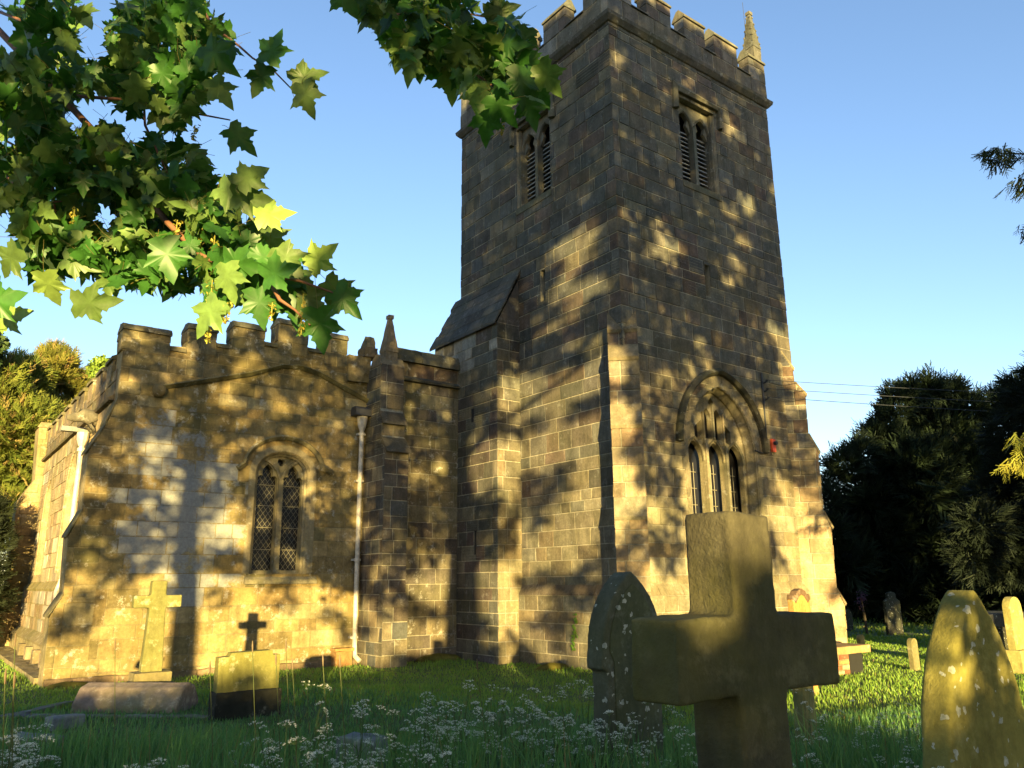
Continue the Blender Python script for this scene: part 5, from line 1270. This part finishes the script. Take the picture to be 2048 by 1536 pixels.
lp = px_lumps([(1655, 1005, 20), (1690, 930, 26), (1722, 905, 20), (1748, 880, 22), (1800, 803, 26), (1832, 786, 20), (1862, 778, 18), (1905, 790, 22), (1942, 818, 22), (1968, 850, 16), (1997, 812, 24), (2032, 790, 24), (1770, 860, 20), (1672, 960, 18), (1665, 1060, 20), (1780, 830, 16)], 29.4, .3)
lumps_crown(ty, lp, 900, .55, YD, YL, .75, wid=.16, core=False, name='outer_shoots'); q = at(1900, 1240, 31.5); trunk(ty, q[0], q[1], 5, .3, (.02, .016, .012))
ty2 = empty('yew_tree'); tag(ty2, 'nearer dark yew spreading along the right edge behind the chest tomb', 'tree')
lp = px_lumps([(2040, 870, 60), (2075, 960, 90), (2010, 1010, 60), (1965, 1060, 45), (1945, 1120, 35), (2060, 1080, 80), (2110, 820, 90), (2150, 1000, 120), (2005, 1120, 40), (2270, 900, 110), (2290, 1050, 140), (2250, 780, 80)], 19, .8)
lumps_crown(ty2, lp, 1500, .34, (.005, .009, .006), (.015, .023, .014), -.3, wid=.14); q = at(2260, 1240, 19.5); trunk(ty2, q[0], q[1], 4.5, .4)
ty3 = empty('yew_tree'); tag(ty3, 'overhanging yew whose bough tips poke into the sky at the right edge', 'tree')
lumps_crown(ty3, px_lumps([(2720, 420, 150), (2800, 250, 170), (2700, 640, 130), (2850, 520, 190), (2760, 120, 130), (2620, 500, 70)], 11, .4), 900, .32, (.006, .010, .007), (.018, .028, .014), -.2); q = at(2790, 1240, 11); trunk(ty3, q[0], q[1], 6, .28)
def bough(parent, pts, n, L, c0, c1, r=.02, jit=.1):
    P_ = [np.array(at(*p)) for p in pts]; m = MB(); m.tube(P_, [r*(1-.75*i/(len(P_)-1)) for i in range(len(P_))], (.05, .035, .025), n=5); m.build('bough', M_bark, parent)
    t = SPR.random(n)*(len(P_)-1); i = np.minimum(t.astype(int), len(P_)-2); f = (t-i)[:, None]; A = np.array(P_); C = A[i]*(1-f) + A[i+1]*f + rnd_dir(n)*jit
    ax = A[i+1]-A[i]; ax /= np.linalg.norm(ax, axis=1, keepdims=True); D = ax*.5 + rnd_dir(n)*.5 + np.array((0, 0, -.75)); k = SPR.random((n, 1))
    sprays('foliage', C, D, SPR.uniform(L*.6, L*1.2, n), np.array(c0)*(1-k) + np.array(c1)*k, parent, M_yew, nb=9, wid=.13, spread=.8)
bough(ty3, [(2700, 520, 11), (2500, 460, 10), (2300, 400, 9.2), (2120, 330, 8.6), (2048, 308, 8.2), (2000, 306, 8.0), (1975, 306, 7.9)], 170, .20, (.010, .016, .010), (.035, .05, .015), jit=.08)
bough(ty3, [(2700, 420, 11), (2450, 400, 10), (2200, 360, 9), (2060, 350, 8.3), (2030, 370, 8.1)], 110, .22, (.010, .016, .010), (.03, .045, .015), jit=.09)
bough(ty3, [(2700, 560, 11), (2450, 530, 10), (2200, 480, 9), (2070, 445, 8.3), (2046, 455, 8.1)], 90, .18, (.010, .016, .010), (.02, .03, .012), jit=.07)
bough(ty3, [(2720, 740, 12), (2450, 830, 12.6), (2250, 860, 12.6), (2080, 870, 12.2), (2035, 880, 12)], 110, .28, (.10, .12, .02), (.20, .20, .03), jit=.14)  # sunlit gold is put into the needle colour of this bough
bough(ty3, [(2720, 760, 12), (2450, 900, 12.6), (2250, 930, 12.6), (2070, 922, 12.2), (2010, 930, 12)], 110, .22, (.12, .13, .02), (.22, .20, .03), jit=.10)  # needles coloured gold as if sunlit, like the bough above
# golden conifers behind the aisle
for (L_, d, lab, c0, c1, tc) in (
    ([(165, 800, 30), (165, 850, 48), (135, 790, 42), (110, 750, 45), (130, 880, 75), (70, 880, 70), (200, 900, 60), (100, 970, 80), (180, 990, 70), (110, 720, 30)], 30, 'golden green conifer with bronze tips rising behind the aisle wall', (.075, .085, .014), (.17, .155, .03), (.24, .16, .055)),
    ([(40, 760, 48), (10, 790, 60), (30, 860, 75), (-30, 800, 90), (40, 950, 80), (-20, 930, 100), (60, 1020, 80)], 26, 'olive green conifer at the left edge behind the aisle wall', (.07, .10, .016), (.15, .16, .03), (.2, .15, .05))):
    t = empty('conifer_tree'); tag(t, lab, 'tree'); lumps_crown(t, px_lumps(L_, d), 1300, .38, c0, c1, .55, mat=M_yew, tipcol=tc, wid=.17); q = at(L_[4][0], 1230, d); trunk(t, q[0], q[1], 5, .3)
t = empty('broadleaf_tree'); tag(t, 'bright green leafy tree top just showing over the aisle battlements', 'tree')
lp = px_lumps([(205, 745, 32), (240, 760, 40), (190, 770, 30), (290, 790, 50), (250, 840, 60)], 48)
C = np.vstack([np.array(l[:3]) + rnd_dir(900)*l[3]*(SPR.random((900, 1))**.4) for l in lp]); n = len(C)
leaf_cloud('crown', C, SPR.uniform(.2, .35, n), rnd_dir(n) + np.array((0, 0, .6)), rnd_dir(n), np.array((.10, .17, .02)) + np.array((.08, .08, .02))*SPR.random((n, 1)), M_leafb, LEAF_LO, parent=t); q = at(240, 1230, 48); trunk(t, q[0], q[1], 9, .3)
t = empty('dark_tree'); tag(t, 'dark leafy bough at the far left edge of the sky', 'tree')
lp = px_lumps([(-12, 690, 26), (-30, 660, 30), (-60, 700, 50), (-20, 720, 20)], 24, .3)
C = np.vstack([np.array(l[:3]) + rnd_dir(420)*l[3]*(SPR.random((420, 1))**.4) for l in lp]); n = len(C)
leaf_cloud('crown', C, SPR.uniform(.12, .2, n), rnd_dir(n), rnd_dir(n), np.array((.02, .04, .012)) + np.array((.03, .04, .01))*SPR.random((n, 1)), M_leafb, LEAF_LO, parent=t); q = at(-120, 1240, 24); trunk(t, q[0], q[1], 9, .25)
t = empty('clipped_yew'); tag(t, 'dark rounded yew bush at the left edge beside the aisle', 'bush')
lp = px_lumps([(-38, 1030, 46), (-34, 1090, 48), (-48, 1160, 52), (-75, 1060, 75), (-75, 1200, 75)], 20.5, .3)
lumps_crown(t, lp, 1100, .28, (.008, .012, .006), (.018, .024, .010), .2); q = at(-60, 1250, 20.5); trunk(t, q[0], q[1], 1, .15)
# sapling under the yew
p = at(1732, 1245, 25); t = empty('sapling', (p[0], p[1], gz(p[0], p[1]))); tag(t, 'slim young tree with mauve blossom in the yew shade', 'tree')
m = MB(); m.tube([(0, 0, -.1), (-.03, 0, .5), (-.12, 0, 1.05)], [.05, .04, .015], (.12, .09, .07), n=6); m.build('trunk', M_bark, t)
n = 160; C = np.array((-.12, 0, 1.05)) + rnd_dir(n)*np.array((.22, .22, .35))*SPR.random((n, 1)); leaf_cloud('blossom', C, SPR.uniform(.03, .06, n), rnd_dir(n), rnd_dir(n), np.tile((.11, .06, .10), (n, 1)), M_flower, LEAF_LO, parent=t)
# tall conifers added out of frame on the right to keep the yew in shade
for i, (p0, p1, lab) in enumerate(((9.7, 15.2, 'tall dark yew added outside the view on the right to shade the big yew'), (15.2, 21.5, 'tall dark yew added outside the view on the far right to shade the big yew'))):
    t = empty('yew_tree'); tag(t, lab, 'tree'); C = []
    for p in np.arange(p0, p1, .5):
        for q in np.arange(-1.2, 10.6, .5):
            for k in range(5): C.append(sunpt(p + SPR.normal(0, .25), q + SPR.normal(0, .25), -12 + SPR.normal(0, 1.2)))
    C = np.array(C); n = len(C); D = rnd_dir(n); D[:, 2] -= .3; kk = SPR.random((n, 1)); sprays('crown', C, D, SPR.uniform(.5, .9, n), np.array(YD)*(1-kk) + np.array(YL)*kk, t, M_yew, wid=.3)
    xy = PV*((p0+p1)/2) + SH*-12; trunk(t, xy[0], xy[1], 9, .45)
# dark hedge bank closing the view under the yews
t = empty('boundary_hedge'); tag(t, 'dark boundary hedge in shade far behind the yew', 'hedge')
lp = []
for px in range(1640, 2160, 26):
    q = at(px, 1215, 36); lp.append((q[0], q[1], 1.0, 1.1, 1.5))
lumps_crown(t, lp, 330, .6, (.006, .010, .005), (.014, .022, .009), .2)
